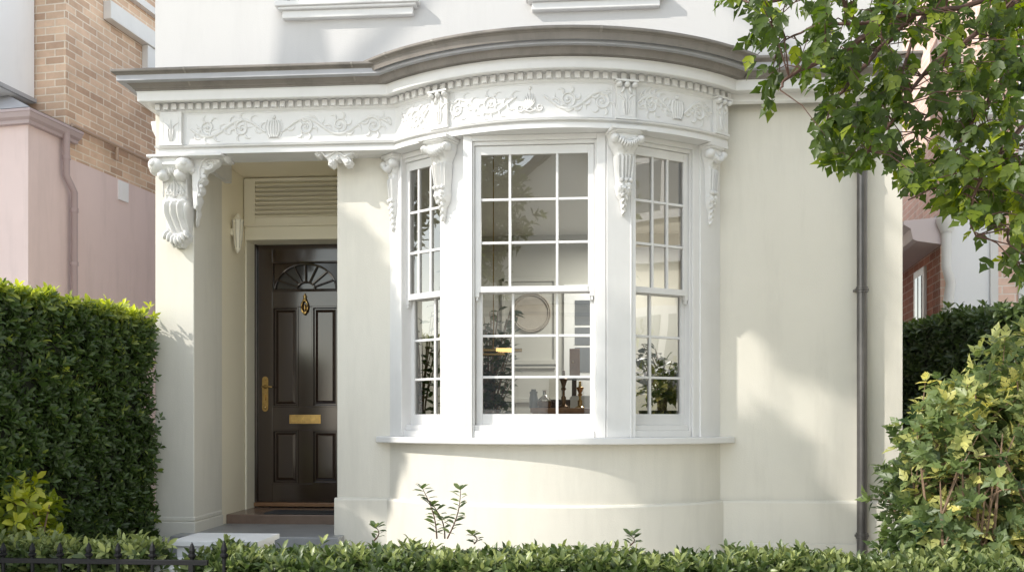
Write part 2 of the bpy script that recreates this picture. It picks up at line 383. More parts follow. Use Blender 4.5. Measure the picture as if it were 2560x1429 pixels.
# gutter joint straps
mb = MB()
def outline(o): return arc_pts(o, 0, YPL, M, XR, xret=XRET)
def strap(px, straight=None):
    mb = MB()
    for (o1, z1), (o2, z2) in zip(gut[4:-3], gut[5:-2]):
        for o, z, q, zz in [(o1, z1, o2, z2)]:
            if straight is None:
                th = theta(circ(px, RB+.3)); e = .0045
                a, b = onarc(th-e, RB+o+.038), onarc(th+e, RB+o+.038); c, d = onarc(th+e, RB+q+.038), onarc(th-e, RB+q+.038); z += .016; zz += .016
            else:
                x = PX(px, straight-.3); e = .007
                a, b = (x-e, straight-o-.003), (x+e, straight-o-.003); c, d = (x+e, straight-q-.003), (x-e, straight-q-.003)
            mb.add([(a[0], a[1], z), (b[0], b[1], z), (c[0], c[1], zz), (d[0], d[1], zz)], [(0, 1, 2, 3)])
    mb.build('gutter_strap', m_joint, gutter)
m_joint = mat('pale_joint', (.26, .24, .21), .5)
for px in (975, 1090, 1500, 1820): strap(px)
for px in (462, 880): strap(px, YPL)
strap(2030, M)
# dentils
mb = MB(); sp = .0605; dw = .036
def dent(c, T, N): MB().fb((c, T, N), -dw/2, dw/2, 0, .024, 3.350, 3.3945).build('dentil', m_trim, cornice, bevel=.003)
xl = XRET[0]-.098; xi = XC+(RB+.098)*sin(-math.acos((CYB-(YPL-.098))/(RB+.098)))
n = int((xi-xl)/sp)
for i in range(n+1): dent((xl+.02+i*sp, YPL-.098), (1, 0), (0, -1))
t0 = theta((xi, YPL-.098))+.02; t1 = math.acos((CYB-(M-.098))/(RB+.098)); n = int((t1-t0)*(RB+.1)/sp)
for i in range(n+1):
    th = t0+i*sp/(RB+.1); dent(onarc(th, RB+.098), (cos(th), sin(th)), (sin(th), -cos(th)))
for i in range(1, 6): dent((xl, YPL-.098+i*sp), (0, -1), (-1, 0))
# bow roof / porch roof lead
pl = [p for p in outline(.29)]; pl = pl+[(XR, M+.05), (XRET[0]-.29, M+.05)]
MB().prism(pl[1:], 3.50, 3.535).build('lead_flat', m_greyroof, HO)

# --- plasterwork of the frieze
def stroke(mb, pts, w, mp, h=.012, seg=4):
    """raised half-round band through 2D points (s,z) with widths w, mapped by mp(s,z,height)"""
    G = []; n = len(pts)
    for i in range(n):
        a, b = pts[max(i-1, 0)], pts[min(i+1, n-1)]
        dx, dz = b[0]-a[0], b[1]-a[1]; L = math.hypot(dx, dz) or 1; nx, nz = -dz/L, dx/L
        ww = w[i] if isinstance(w, (list, tuple)) else w
        row = []
        for j in range(seg+1):
            t = -1+2*j/seg; hh = h*sqrt(max(0, 1-t*t))*min(1, ww/.008)
            row.append(mp(pts[i][0]+nx*ww*t, pts[i][1]+nz*ww*t, hh-.001))
        G.append(row)
    mb.grid(G)
def spiral(cx, cz, r, a0, turns, n=22, rend=.16):
    return [(cx+r*(1-(1-rend)*i/n)*cos(a0+turns*2*pi*i/n), cz+r*(1-(1-rend)*i/n)*sin(a0+turns*2*pi*i/n)) for i in range(n+1)]
def taper(n, w0, w1): return [w0+(w1-w0)*i/(n-1) for i in range(n)]
def bleaf(mb, mp, s, z, ang, L, w, curl=.6, h=.012):
    pts = []; ws = []
    for i in range(7):
        t = i/6; a = ang+curl*t*t
        pts.append((s+L*t*cos(a), z+L*t*sin(a))); ws.append(max(.0012, w*sin(pi*min(1, .12+t*.88))**.8*(1 if t < .9 else .5)))
    stroke(mb, pts, ws, mp, h)
def vine(mb, mp, s0, s1, z0, z1, sgn=1, periods=1.5, amp=.30):
    """S-scroll running from s0 to s1 (s1 may be < s0)"""
    W = s1-s0; hh = z1-z0; zm = (z0+z1)/2; dr = 1 if W > 0 else -1; n = 44; pts = []
    f = lambda t: zm+sgn*amp*hh*sin(2*pi*periods*t-.6)
    pts = [(s0+W*t, f(t)) for t in [i/n for i in range(n+1)]]
    stroke(mb, pts, [.009+.006*sin(pi*i/n) for i in range(n+1)], mp, .012)
    k = 0; t = (pi/2+.6)/(2*pi*periods)
    while t < 1.02:
        up = sgn*(1 if k % 2 == 0 else -1)
        cx, cz = s0+W*t, zm-up*.03*hh; r = hh*.29
        sp_ = spiral(cx, cz, r, pi/2*up, -1.55*dr*up, 24)
        stroke(mb, sp_, taper(len(sp_), .009, .005), mp, .012)
        mb.blob(mp(cx, cz, .002), (.011, .008, .011), 8, 5)
        for q in range(4):
            a = (pi/2*up)+(-dr*up)*(.7+q*1.0)
            bleaf(mb, mp, cx+r*.85*cos(a), cz+r*.85*sin(a), a+.5*dr*up, hh*.26, .011, -1.1*dr*up, .010)
        k += 1; t += .5/periods
    for i in range(2, n-1, 3):
        t = i/n; s = s0+W*t; z = f(t); side = 1 if (i//3) % 2 else -1
        bleaf(mb, mp, s, z, (0 if dr > 0 else pi)+side*.9, hh*.34, .010, -side*1.5*dr, .010)
def palmette(mb, mp, s, z0, z1, wide=1):
    hh = z1-z0
    for q in range(-3, 4):
        a = pi/2+q*.36*wide
        L = hh*(.66-.055*abs(q))
        bleaf(mb, mp, s+q*.008, z0+hh*.2, a, L, .010, -.25*q*.5, .016)
    stroke(mb, [(s-.04, z0+hh*.2), (s, z0+hh*.12), (s+.04, z0+hh*.2)], .009, mp, .014)
    mb.blob(mp(s, z1-hh*.06, .003), (.010, .009, .014), 8, 5)
    for sg in (-1, 1):
        p = spiral(s+sg*.062, z0+hh*.27, hh*.15, pi/2+sg*pi/2, sg*1.4, 18); stroke(mb, p, taper(len(p), .008, .004), mp, .013)
def urn(mb, mp, s, z0, z1):
    hh = z1-z0
    for q in range(-2, 3):
        pts = [(s+q*.020*(.35+.65*sin(pi*(.1+.7*t))), z0+hh*(.12+.62*t)) for t in [i/8 for i in range(9)]]
        stroke(mb, pts, [.005+.008*sin(pi*(.1+.8*i/8)) for i in range(9)], mp, .016)
    mb.blob(mp(s, z0+hh*.87, .003), (.014, .01, .016), 8, 5)
    for sg in (-1, 1):
        pts = [(s+sg*(.050*sin(pi*(.15+.6*t))+.012), z0+hh*(.08+.7*t)) for t in [i/8 for i in range(9)]]
        stroke(mb, pts, .005, mp, .012)
def mp_porch(s, z, h): return (s, YPL-.08-h, z)
def mp_bay(s, z, h):
    th = s/(RB+.08); x, y = onarc(th, RB+.08+h); return (x, y, z)
z0p, z1p = 3.125, 3.315
Sb = lambda px: theta(circ(px, RB+.08))*(RB+.08)
orn = MB()
sa, sb_, sm = PX(470, YPL-.08), PX(985, YPL-.08), PX(685, YPL-.08)
urn(orn, mp_porch, sm, z0p, z1p)
vine(orn, mp_porch, sm-.06, sa+.02, z0p, z1p, 1, 1.1)
vine(orn, mp_porch, sm+.06, sb_-.02, z0p, z1p, 1, 1.6)
c = Sb(1325); palmette(orn, mp_bay, c, z0p, z1p)
vine(orn, mp_bay, c-.09, Sb(1143), z0p, z1p, -1, .85); vine(orn, mp_bay, c+.09, Sb(1522), z0p, z1p, -1, .95)
c = Sb(1692); urn(orn, mp_bay, c, z0p, z1p)
vine(orn, mp_bay, c-.05, Sb(1592), z0p, z1p, 1, .6); vine(orn, mp_bay, c+.05, Sb(1772), z0p, z1p, 1, .6)
vine(orn, mp_bay, Sb(1072), Sb(1005), z0p, z1p, -1, .8)
orn.build('frieze_ornament', m_orn, HO, smooth=60)
# panel mouldings (thin raised borders)
mb = MB()
def border(mp, s0, s1, z0, z1, w=.006):
    n = 16
    for z in (z0, z1): stroke(mb, [(s0+(s1-s0)*i/n, z) for i in range(n+1)], w, mp, .006)
    for s in (s0, s1): stroke(mb, [(s, z0+(z1-z0)*i/4) for i in range(5)], w, mp, .006)
border(mp_porch, PX(464, YPL-.08), PX(990, YPL-.08), 3.112, 3.328)
for a, b in ((1004, 1074), (1135, 1530), (1592, 1776)): border(mp_bay, Sb(a), Sb(b), 3.112, 3.328)
mb.build('frieze_moulding', m_trim, HO, smooth=60)
# frieze pilaster blocks
def fblock(fr, w, cap=True):
    mb = MB(); mb.fb(fr, -w/2, w/2, -.02, .028, 3.100, 3.338)
    mb.fb(fr, -w/2-.008, w/2+.008, -.02, .036, 3.098, 3.112)
    def mp(s, z, h): return (fr[0][0]+fr[1][0]*s+fr[2][0]*(.028+h), fr[0][1]+fr[1][1]*s+fr[2][1]*(.028+h), z)
    for z in (3.122, 3.30 if cap else 3.328): stroke(mb, [(-w*.36, z), (w*.36, z)], .004, mp, .006)
    for s in (-w*.36, w*.36): stroke(mb, [(s, 3.122), (s, 3.30)], .004, mp, .006)
    for q in (-1, 0, 1):
        bleaf(mb, mp, q*.008, 3.13, pi/2-q*.25, .12, .008, q*.25, .013); bleaf(mb, mp, q*.004, 3.20, pi/2-q*.35, .09, .007, -q*.5, .012)
    if cap:
        mb.fb(fr, -w/2-.012, w/2+.012, 0, .062, 3.334, 3.346)
        for s in (-1, 0, 1):
            mb.blob((fr[0][0]+fr[1][0]*s*w*.42+fr[2][0]*.045, fr[0][1]+fr[1][1]*s*w*.42+fr[2][1]*.045, 3.318), (.020, .026, .018), 10, 6, fr=fr)
        for s in (-.4, .4): bleaf(mb, mp, s*w*.4, 3.31, -pi/2, .05, .012, s, .02)
    return mb.build('frieze_block', m_orn, HO, smooth=40)
def bayframe(px, R):
    th = theta(circ(px, R)); return (onarc(th, R), (cos(th), sin(th)), (sin(th), -cos(th)))
fblock(((PX(431, YPL-.08), YPL-.08), (1, 0), (0, -1)), .155, False)
fblock(bayframe(1104, RB+.08), .125); fblock(bayframe(1562, RB+.08), .125)
thr = math.acos((CYB-(M-.08))/(RB+.08))-.05
fblock((onarc(thr, RB+.08), (cos(thr), sin(thr)), (sin(thr), -cos(thr))), .125)

# --- walls of the ground floor
mb = MB()
mb.box(XPL, XPR, M, M+.52, 0, 3.50)
mb.build('porch_pillar', m_cream, HO, bevel=.006)
MB().box(XPL, XPR-.004, M+.52, YB+.6, 0, 3.50).build('porch_side_wall', m_porch, HO)
mb = MB(); zt = Z(1291, XPR, M)
mb.box(XPL-.075, XPR+.012, M-.012, M+.52, 0, zt-.035); 
mb.prism([(XPL-.05, M-.006), (XPR+.008, M-.006), (XPR+.008, M+.5), (XPL-.05, M+.5)], zt-.035, zt)
mb.build('pillar_plinth', m_cream, HO, bevel=.008)
mb = MB(); mb.box(XD0, XBL+.03, M, M+.3, 0, 3.50); mb.box(XD0, XD0+.28, M+.3, YD+.3, 0, 3.50)
mb.build('pier_wall', m_cream, HO, bevel=.004)
mb = MB(); mb.box(XBR-.03, XR, M, M+.3, 0, 3.50); mb.box(XR-.3, XR, M+.3, M+8, 0, 3.50); mb.build('side_wall', m_cream, HO, bevel=.004)
# upper storey with two window openings
W1 = (PX(718, M), PX(1030, M)); W2 = (PX(1335, M), PX(1650, M)); zw = 3.95+.03
zs1 = Z(10, PX(870, M), M); 
mb = MB()
ZT = 5.45
mb.box(XPL, XR, M, M+.3, 3.50, zs1)
for a, b in ((XPL, W1[0]), (W1[1], W2[0]), (W2[1], XR)): mb.box(a, b, M, M+.3, zs1, zs1+1.1)
mb.box(XPL, XR, M, M+.3, zs1+1.1, ZT)
mb.box(XPL, XPL+.3, M+.3, M+8, 3.5, ZT); mb.box(XPL, XPL+.2, YB+.6, M+8, 0, 3.5); mb.box(XR-.3, XR, M+.3, M+8, 3.50, ZT); mb.box(XPL, XR, M+8, M+8.3, 0, ZT)
mb.build('upper_wall', m_white, HO)
MB().box(XPL-.3, XR+.3, M-.35, M+8.6, ZT, ZT+.2).build('roof', m_greyroof, HO)
MB().box(XPL+.31, XR-.31, M+.31, M+7.99, 3.65, 3.72).build('upper_floor', m_room, HO)
for (a, b), zz, xs, lab in ((W1, zs1, (680, 1055), 'left upper window, its frame foot in view'), (W2, zs1, (1305, 1675), None)):
    w = bpy.data.objects.new('window', None); COL.objects.link(w); w.parent = HO; wl = Vector(((a+b)/2, M, zz)); w.location = wl-WL[HO]; WL[w] = wl
    mb = MB(); x0, x1 = PX(xs[0]+8, M-.06), PX(xs[1]-8, M-.06)
    mb.box(x0, x1, M-.085, M+.02, zz-.035, zz); mb.box(x0+.02, x1-.02, M-.07, M+.02, zz-.055, zz-.035); mb.prism([(x0+.045, M-.045), (x1-.045, M-.045), (x1-.045, M+.02), (x0+.045, M+.02)], zz-.11, zz-.055)
    mb.build('sill', m_trim, w, bevel=.006)
    mb = MB(); mb.box(a, a+.06, M+.06, M+.16, zz, zz+1.1); mb.box(b-.06, b, M+.06, M+.16, zz, zz+1.1); mb.box(a+.06, b-.06, M+.06, M+.16, zz, zz+.05); mb.box(a+.06, b-.06, M+.06, M+.16, zz+1.04, zz+1.1)
    mb.box(a+.06, a+.11, M+.09, M+.13, zz+.05, zz+1.04); mb.box(b-.11, b-.06, M+.09, M+.13, zz+.05, zz+1.04); mb.box(a+.11, b-.11, M+.09, M+.13, zz+.05, zz+.10); mb.box(a+.11, b-.11, M+.09, M+.13, zz+.55, zz+.59)
    for t in (.33, .66): mb.box(a+.11+(b-a-.22)*t-.01, a+.11+(b-a-.22)*t+.01, M+.1, M+.12, zz+.10, zz+.55)
    mb.build('frame', m_trim, w, bevel=.003)
    mb = MB(); mb.box(a+.11, b-.11, M+.108, M+.112, zz+.10, zz+1.04); mb.build('pane', m_glass, w)
    MB().box(a-.05, b+.05, M+.6, M+.62, zz-.2, zz+1.2).build('curtain', m_roomw, w)

# --- lower bow wall, plinth, sill
ZB, ZTs = 0.992, 1.036
def ring(R0, R1, z0, z1, t0, t1, n=48):
    mb = MB()
    return mb.prism([onarc(t0+(t1-t0)*i/n, R1) for i in range(n+1)]+[onarc(t1+(t0-t1)*i/n, R0) for i in range(n+1)], z0, z1)
te = math.acos(1.16/RB)
ring(RB-.2, RB, 0, ZB, -te, te).build('bow_wall', m_cream, HO, smooth=40)
zpl = H-.56
sweep('plinth', [(0.0, zpl+.004), (.028, zpl), (.036, zpl-.012), (.036, 0)][::-1], m_cream, HO, M, M, XD0-.012, XR+.02, smooth=30)
t2 = math.acos((1.16+.02)/(RB+.085))
ring(RB-.24, RB+.085, ZB, ZTs, -t2, t2).build('bow_sill', m_trim, HO, smooth=30, bevel=.006)
mb = MB(); mb.prism([onarc(-te+(2*te)*i/40, RB-.02) for i in range(41)], 3.045, 3.10); mb.build('bow_ceiling', m_roomw, HO)
mb = MB(); mb.prism([onarc(-te+(2*te)*i/40, RB-.2) for i in range(41)], .40, .45); mb.build('bow_floor', m_carpet, HO)

# --- columns between the windows
def column(pa, pb, R, depth=.20):
    a, b = circ(pa, R), circ(pb, R); th = (theta(a)+theta(b))/2
    n = (sin(th), -cos(th)); 
    poly = [a, b, (b[0]-n[0]*depth, b[1]-n[1]*depth), (a[0]-n[0]*depth, a[1]-n[1]*depth)]
    return MB().prism(poly, ZTs, ZS+.002).build('column', m_trim, HO, bevel=.004)
column(1100, 1158, RB+.012); column(1517, 1590, RB+.012)
# end jambs
def jamb(t0, t1, R0=RB-.14, R1=RB): ring(R0, R1, ZTs, ZS+.002, t0, t1, 4).build('jamb', m_trim, HO, bevel=.003)
jamb(-te, theta(circ(1003, RB))); jamb(theta(circ(1752, RB)), te)

# --- sash windows
def frm(a, b):
    L = math.hypot(b[0]-a[0], b[1]-a[1]); T = ((b[0]-a[0])/L, (b[1]-a[1])/L); return (a, T, (T[1], -T[0])), L
def uat(px, fr, w=0):
    O, T, N = fr; ox, oy = O[0]+N[0]*w, O[1]+N[1]*w; d = ray(px)
    # o+T*u = d*t
    det = T[0]*(-d[1])+d[0]*T[1]; return (-ox*(-d[1])+(-oy)*d[0])/det*1.0 if abs(det) > 1e-9 else 0
def sash_window(fr, L, ug, lg, vu, vl, label, zg, hu, zm, hl, zb):
    """ug/lg = glass u-range; zg glass top; zm=(meeting rail bottom, top); zb glass bottom"""
    w = bpy.data.objects.new('window', None); COL.objects.link(w); w.parent = HO; wl = Vector((fr[0][0]+fr[1][0]*L/2, fr[0][1]+fr[1][1]*L/2, ZTs)); w.location = wl-WL[HO]; WL[w] = wl
    w['label'] = label
    mb = MB()
    e = .03
    mb.fb(fr, 0, ug[0]-.055, -.10, .045, ZTs, ZS); mb.fb(fr, ug[1]+.055, L, -.10, .045, ZTs, ZS)          # outer casing
    mb.fb(fr, ug[0]-.055, ug[1]+.055, -.10, .045, zg+.085, ZS)
    mb.fb(fr, ug[0]-.055, ug[0]-.042, -.10, .028, ZTs, zg+.085); mb.fb(fr, ug[1]+.042, ug[1]+.055, -.10, .028, ZTs, zg+.085)
    mb.fb(fr, ug[0]-.042, ug[1]+.042, -.10, .028, zg+.06, zg+.085)
    mb.fb(fr, ug[0]-.042, ug[1]+.042, -.10, .035, ZTs, ZTs+.045); mb.fb(fr, ug[0]-.042, ug[1]+.042, -.10, .018, ZTs+.045, zb-.075)
    mb.build('casing', m_trim, w, bevel=.003)
    bw = .0085
    mb = MB(); f0, f1 = -.022, .012                      # upper sash, outer
    mb.fb(fr, ug[0]-.04, ug[0], f0, f1, zm[0], zg+.058); mb.fb(fr, ug[1], ug[1]+.04, f0, f1, zm[0], zg+.058)
    mb.fb(fr, ug[0], ug[1], f0, f1, zg, zg+.058); mb.fb(fr, ug[0], ug[1], f0, f1+.004, zm[0], zm[1])
    for s in (ug[0]-.04, ug[1]+.012):                     # sash horns
        mb.fb(fr, s, s+.028, f0, f1, zm[0]-.03, zm[0]); mb.fb(fr, s+.006, s+.022, f0+.004, f1-.004, zm[0]-.055, zm[0]-.03)
    for u in vu: mb.fb(fr, u-bw, u+bw, f0+.006, f1-.004, zm[1], zg)
    us = [ug[0]]+list(vu)+[ug[1]]
    for z in hu:
        for a, b in zip(us, us[1:]): mb.fb(fr, a+(bw if a != ug[0] else 0), b-(bw if b != ug[1] else 0), f0+.008, f1-.006, z-bw, z+bw)
    mb.build('upper_sash', m_trim, w, bevel=.002)
    mb = MB(); g0, g1 = -.062, -.028                     # lower sash, inner
    mb.fb(fr, lg[0]-.042, lg[0], g0, g1, zb-.075, zm[0]+.02); mb.fb(fr, lg[1], lg[1]+.042, g0, g1, zb-.075, zm[0]+.02)
    mb.fb(fr, lg[0], lg[1], g0, g1, zb-.075, zb); mb.fb(fr, lg[0], lg[1], g0, g1, zm[0]-.003, zm[0]+.02)
    for u in vl: mb.fb(fr, u-bw, u+bw, g0+.006, g1-.004, zb, zm[0])
    us = [lg[0]]+list(vl)+[lg[1]]
    for z in hl:
        for a, b in zip(us, us[1:]): mb.fb(fr, a+(bw if a != lg[0] else 0), b-(bw if b != lg[1] else 0), g0+.008, g1-.006, z-bw, z+bw)
    mb.build('lower_sash', m_trim, w, bevel=.002)
    mb = MB(); O, T, N = fr
    def q(u0, u1, wo, z0, z1): mb.add([(O[0]+T[0]*u+N[0]*wo, O[1]+T[1]*u+N[1]*wo, z) for u, z in ((u0, z0), (u1, z0), (u1, z1), (u0, z1))], [(0, 1, 2, 3)])
    q(ug[0]-.01, ug[1]+.01, -.006, zm[0]+.005, zg+.01); q(lg[0]-.01, lg[1]+.01, -.046, zb-.01, zm[0]+.01)
    mb.build('pane', m_glass, w)
    return w
YW = CYB-(RB-.06)+.02        # centre window plane
frc = ((PX(1160, YW), YW), (1, 0), (0, -1)); Lc = PX(1514, YW)-PX(1160, YW)
zc = lambda py, w=0: Z(py, PX(1340, YW), YW-w)
ZG, ZBt = zc(386), zc(1034, -.045); ZM = (zc(730), zc(715)); HU = [zc(498), zc(606)]; HL = [zc(839, -.045), zc(942, -.045)]
sash_window(frc, Lc, (uat(1203, frc), uat(1470, frc)), (uat(1207, frc, -.045), uat(1475, frc, -.045)), [uat(1275, frc), uat(1393, frc)],
            [uat(1283, frc, -.045), uat(1393, frc, -.045)], 'widest, centre window of the bow', ZG, HU, ZM, HL, ZBt)
fr, L = frm(circ(1572, RB-.03), circ(1757, RB-.05))
sash_window(fr, L, (uat(1585, fr), uat(1706, fr)), (uat(1586, fr, -.045), uat(1698, fr, -.045)), [uat(1630, fr), uat(1667, fr)], [uat(1623, fr, -.045), ],
            'narrow window at the right side of the bow', ZG, HU, ZM, HL, ZBt)
fr, L = frm(circ(1000, RB-.05), circ(1135, RB-.04))
sash_window(fr, L, (uat(1027, fr), uat(1110, fr)), (uat(1040, fr, -.045), uat(1112, fr, -.045)), [uat(1048, fr), uat(1078, fr)], [uat(1090, fr, -.045)],
            'narrow window at the left side of the bow', ZG, HU, ZM, HL, ZBt)

# --- consoles (height-field carvings)
def console(mb, fr, ztop, h, W, D, flute, extras, nz=60, nu=22):
    O, T, N = fr
    def wp(u, w, z): return (O[0]+T[0]*u+N[0]*w, O[1]+T[1]*u+N[1]*w, z)
    ip = lambda tab, t: np.interp(t, [a for a, b in tab], [b for a, b in tab])
    G = []
    for i in range(nz+1):
        t = i/nz; hw = float(ip(W, t)); dd = float(ip(D, t)); row = []
        for j in range(nu+1):
            u = -1+2*j/nu; k = (1-abs(u)**5)**.3 if abs(u) < 1 else 0
            row.append(wp(u*hw, dd*k+(flute(u, t) if abs(u) < .97 else 0), ztop-h*t))
        G.append(row)
    mb.grid(G); extras(mb, wp)
def bay_console(fr, kw=1.0, kd=1.0):
    h = .545; zt = ZS+.0
    W = [(0, .112), (.05, .112), (.06, .10), (.15, .095), (.24, .07), (.28, .062), (.30, .066), (.62, .050), (.66, .056), (.76, .045), (.82, .022), (1, .004)]
    W = [(a, b*kw) for a, b in W]
    D = [(0, .15), (.05, .15), (.06, .12), (.14, .135), (.24, .085), (.28, .075), (.30, .085), (.55, .065), (.62, .07), (.70, .08), (.78, .045), (.86, .035), (1, .008)]
    D = [(a, b*kd) for a, b in D]
    def fl(u, t):
        if .30 < t < .60: return .011*cos(u*5*pi)
        if .10 < t < .26: return .010*sin(u*9+t*30)*cos(t*60)
        if .62 < t < .80: return .010*sin(u*11)*sin(t*80)
        return 0
    mb = MB()
    def ex(mb, wp0):
        wp = lambda u, w, z: wp0(u*kw, w*kd, z)
        for s in (-1, 1):
            mb.blob(wp(s*.085, .10, zt-.070), (.030, .045, .032), 10, 7, fr=fr)
            mb.blob(wp(s*.088, .13, zt-.070), (.016, .022, .017), 8, 6, fr=fr)
        for a in range(9):
            u = -.06+.015*a; mb.blob(wp(u, .115+.02*cos(u*20), zt-.075-.035*cos(u*22)), (.011, .03, .022), 8, 5, rot=u*6, fr=fr)
        for s in (-1, 0, 1): mb.blob(wp(s*.032, .075, zt-h*.60), (.014, .02, .016), 8, 5, fr=fr)
        for i in range(10):
            t = .66+.034*i; u = .03*(1-t)*2*(-1)**i; mb.blob(wp(u, float(np.interp(t, [.66, .8, 1], [.075, .045, .012])), zt-h*t), (.016*(1.25-t)*1.6, .016, .020), 8, 5, rot=(-1)**i*.5, fr=fr)
    console(mb, fr, zt-.004, h, W, D, fl, ex)
    mb.fb(fr, -.118*kw, .118*kw, 0, .158*kd, zt-.022, zt-.003)
    return mb.build('console_bracket', m_orn, HO, smooth=50)
for px in (1112, 1556): bay_console(bayframe(px, RB+.012))
for t, kw, kd in ((te-.075, .75, .6), (-te+.035, .6, .42)):
    bay_console((onarc(t, RB), (cos(t), sin(t)), (sin(t), -cos(t))), kw, kd)
# big corbel on the pillar
def big_corbel():
    xc = PX(438, M-.1); fr = ((xc, M), (1, 0), (0, -1)); zt = ZS+.02; h = zt-Z(618, xc, M-.06)
    W = [(0, .160), (.06, .160), (.10, .150), (.17, .125), (.24, .10), (.27, .094), (.46, .092), (.47, .098), (.53, .102), (.62, .100), (.72, .092), (.84, .080), (.86, .092), (.92, .086), (1, .03)]
    D = [(0, .20), (.06, .20), (.10, .21), (.17, .17), (.25, .11), (.46, .10), (.47, .135), (.53, .145), (.62, .125), (.72, .09), (.84, .06), (.86, .09), (.93, .08), (1, .02)]
    def fl(u, t):
        if .49 < t < .82: return .013*cos(u*4*pi+2.2*sin((t-.49)*11))
        if .27 < t < .45: return .006*cos(u*9)*sin(t*70)
        if .86 < t: return .012*cos(u*10)
        return 0
    mb = MB()
    def ex(mb, wp):
        for s in (-1, 1):
            mb.blob(wp(s*.098, .165, zt-.088), (.066, .070, .060), 14, 9, fr=fr); mb.blob(wp(s*.06, .15, zt-.155), (.045, .06, .04), 12, 8, rot=-s*.6, fr=fr)
            mb.blob(wp(s*.112, .215, zt-.085), (.030, .028, .028), 12, 7, fr=fr)
            mb.blob(wp(s*.14, .12, zt-.115), (.03, .06, .035), 10, 7, fr=fr)
        for a in range(11):
            u = -.075+.015*a; mb.blob(wp(u, .165-.3*abs(u), zt-.13+.6*abs(u)*.5), (.012, .04, .035), 8, 6, rot=u*8, fr=fr)
        def mp(s, z, hh): return wp(s, .100+hh, z)
        for s in (-1, 1):
            bleaf(mb, mp, s*.01, zt-h*.45, pi/2-s*.35, .12, .012, s*.5, .024); bleaf(mb, mp, s*.03, zt-h*.45, pi/2-s*.7, .10, .011, s*.9, .022)
            p = spiral(s*.045, zt-h*.40, .028, pi/2+s*pi/2, s*1.3, 14); stroke(mb, p, .008, mp, .018)
            stroke(mb, [(s*.085, zt-h*.25), (s*.088, zt-h*.46)], .007, mp, .02)
        bleaf(mb, mp, 0, zt-h*.46, pi/2, .15, .014, 0, .03)
        for i in range(7): mb.blob(wp(-.078+.026*i, .085, zt-h*(.90+.035*cos((i-3)*.9))), (.017, .032, .036), 8, 6, rot=(i-3)*.15, fr=fr)
        for i in range(4): mb.blob(wp(-.03+.02*i, .05, zt-h*.965), (.014, .03, .026), 8, 6, fr=fr)
    console(mb, fr, zt-.03, h-.03, W, D, fl, ex, 80, 30)
    mb.build('corbel', m_orn, HO, smooth=50)
    # abacus board
    a = MB(); a.box(PX(366, M-.22), PX(568, M-.12), M-.225, M+.02, ZS-.022, ZS-.003); a.build('abacus', m_trim, HO, bevel=.004)
    # small side corbel on the outer flank
    s = MB(); fr2 = ((XPL, M+.12), (0, -1), (-1, 0))
    console(s, fr2, 3.37, .16, [(0, .06), (.3, .055), (1, .02)], [(0, .07), (.4, .06), (1, .015)], lambda u, t: .008*cos(u*10), lambda m_, w: None, 16, 14)
    s.build('side_bracket', m_orn, HO, smooth=50)
big_corbel()
def fret(name, pts, Y, th, strokes, blobs):
    mb = MB(); poly = [P(x, y, Y) for x, y in pts]; n = len(poly)
    # rounded relief: front outline inset
    cx = sum(p[0] for p in poly)/n; cz = sum(p[2] for p in poly)/n
    a = [(p[0], Y+th, p[2]) for p in poly]; b = [(p[0], Y+.012, p[2]) for p in poly]
    c = []
    for i in range(n):
        p0, p1, p2 = poly[i-1], poly[i], poly[(i+1) % n]
        dx, dz = p2[0]-p0[0], p2[2]-p0[2]; L = math.hypot(dx, dz) or 1
        c.append((p1[0]-dz/L*.007, Y, p1[2]+dx/L*.007))
    area = sum(poly[i][0]*poly[(i+1) % n][2]-poly[(i+1) % n][0]*poly[i][2] for i in range(n))
    if area < 0:
        c = [(2*p[0]-q[0], Y, 2*p[2]-q[2]) for p, q in zip(poly, c)]
    mb.grid([a, b, c], cv=True); k = len(mb.v); mb.add(c, [tuple(range(n))]); mb.add(a, [tuple(range(n))])
    def mp(s, z, h): return (s, Y-h, z)
    for s, w in strokes:
        q = [P(x, y, Y) for x, y in s]; stroke(mb, [(x[0], x[2]) for x in q], w, mp, .016)
    for (x, y, r) in blobs:
        q = P(x, y, Y); mb.blob(q, (r, r*.9, r), 10, 7)
    return mb.build(name, m_orn, HO, smooth=45)
sp1 = [(522+17*(1-i/20)*cos(2.6-i*.42), 420-6+16*(1-i/20)*sin(2.6-i*.42)-4) for i in range(18)]
fret('spandrel_bracket', [(476, 384), (569, 384), (570, 395), (563, 404), (554, 399), (546, 401), (542, 411), (532, 416), (524, 424), (513, 428), (508, 438), (513, 448), (509, 456), (501, 460), (506, 470), (504, 480), (496, 486), (498, 497), (494, 512), (490, 524), (482, 520), (480, 490)],
     M-.14, .07, [([(495, 515), (493, 495), (497, 478), (494, 462), (500, 445), (498, 425), (506, 405), (520, 394), (540, 390)], .009), (sp1, .007), ([(545, 392), (556, 388), (566, 392), (562, 399), (555, 396)], .008), ([(500, 455), (508, 446), (500, 440)], .008)],
     [(562, 395, .016), (546, 403, .014), (528, 416, .015), (510, 442, .018), (503, 466, .016), (498, 488, .014)])
fret('flat_scroll', [(488, 488), (500, 490), (505, 500), (500, 512), (496, 520), (499, 534), (494, 548), (493, 560), (488, 566)], M-.02, .04, [([(494, 495), (498, 505), (493, 520), (496, 535), (491, 555)], .005)], [])
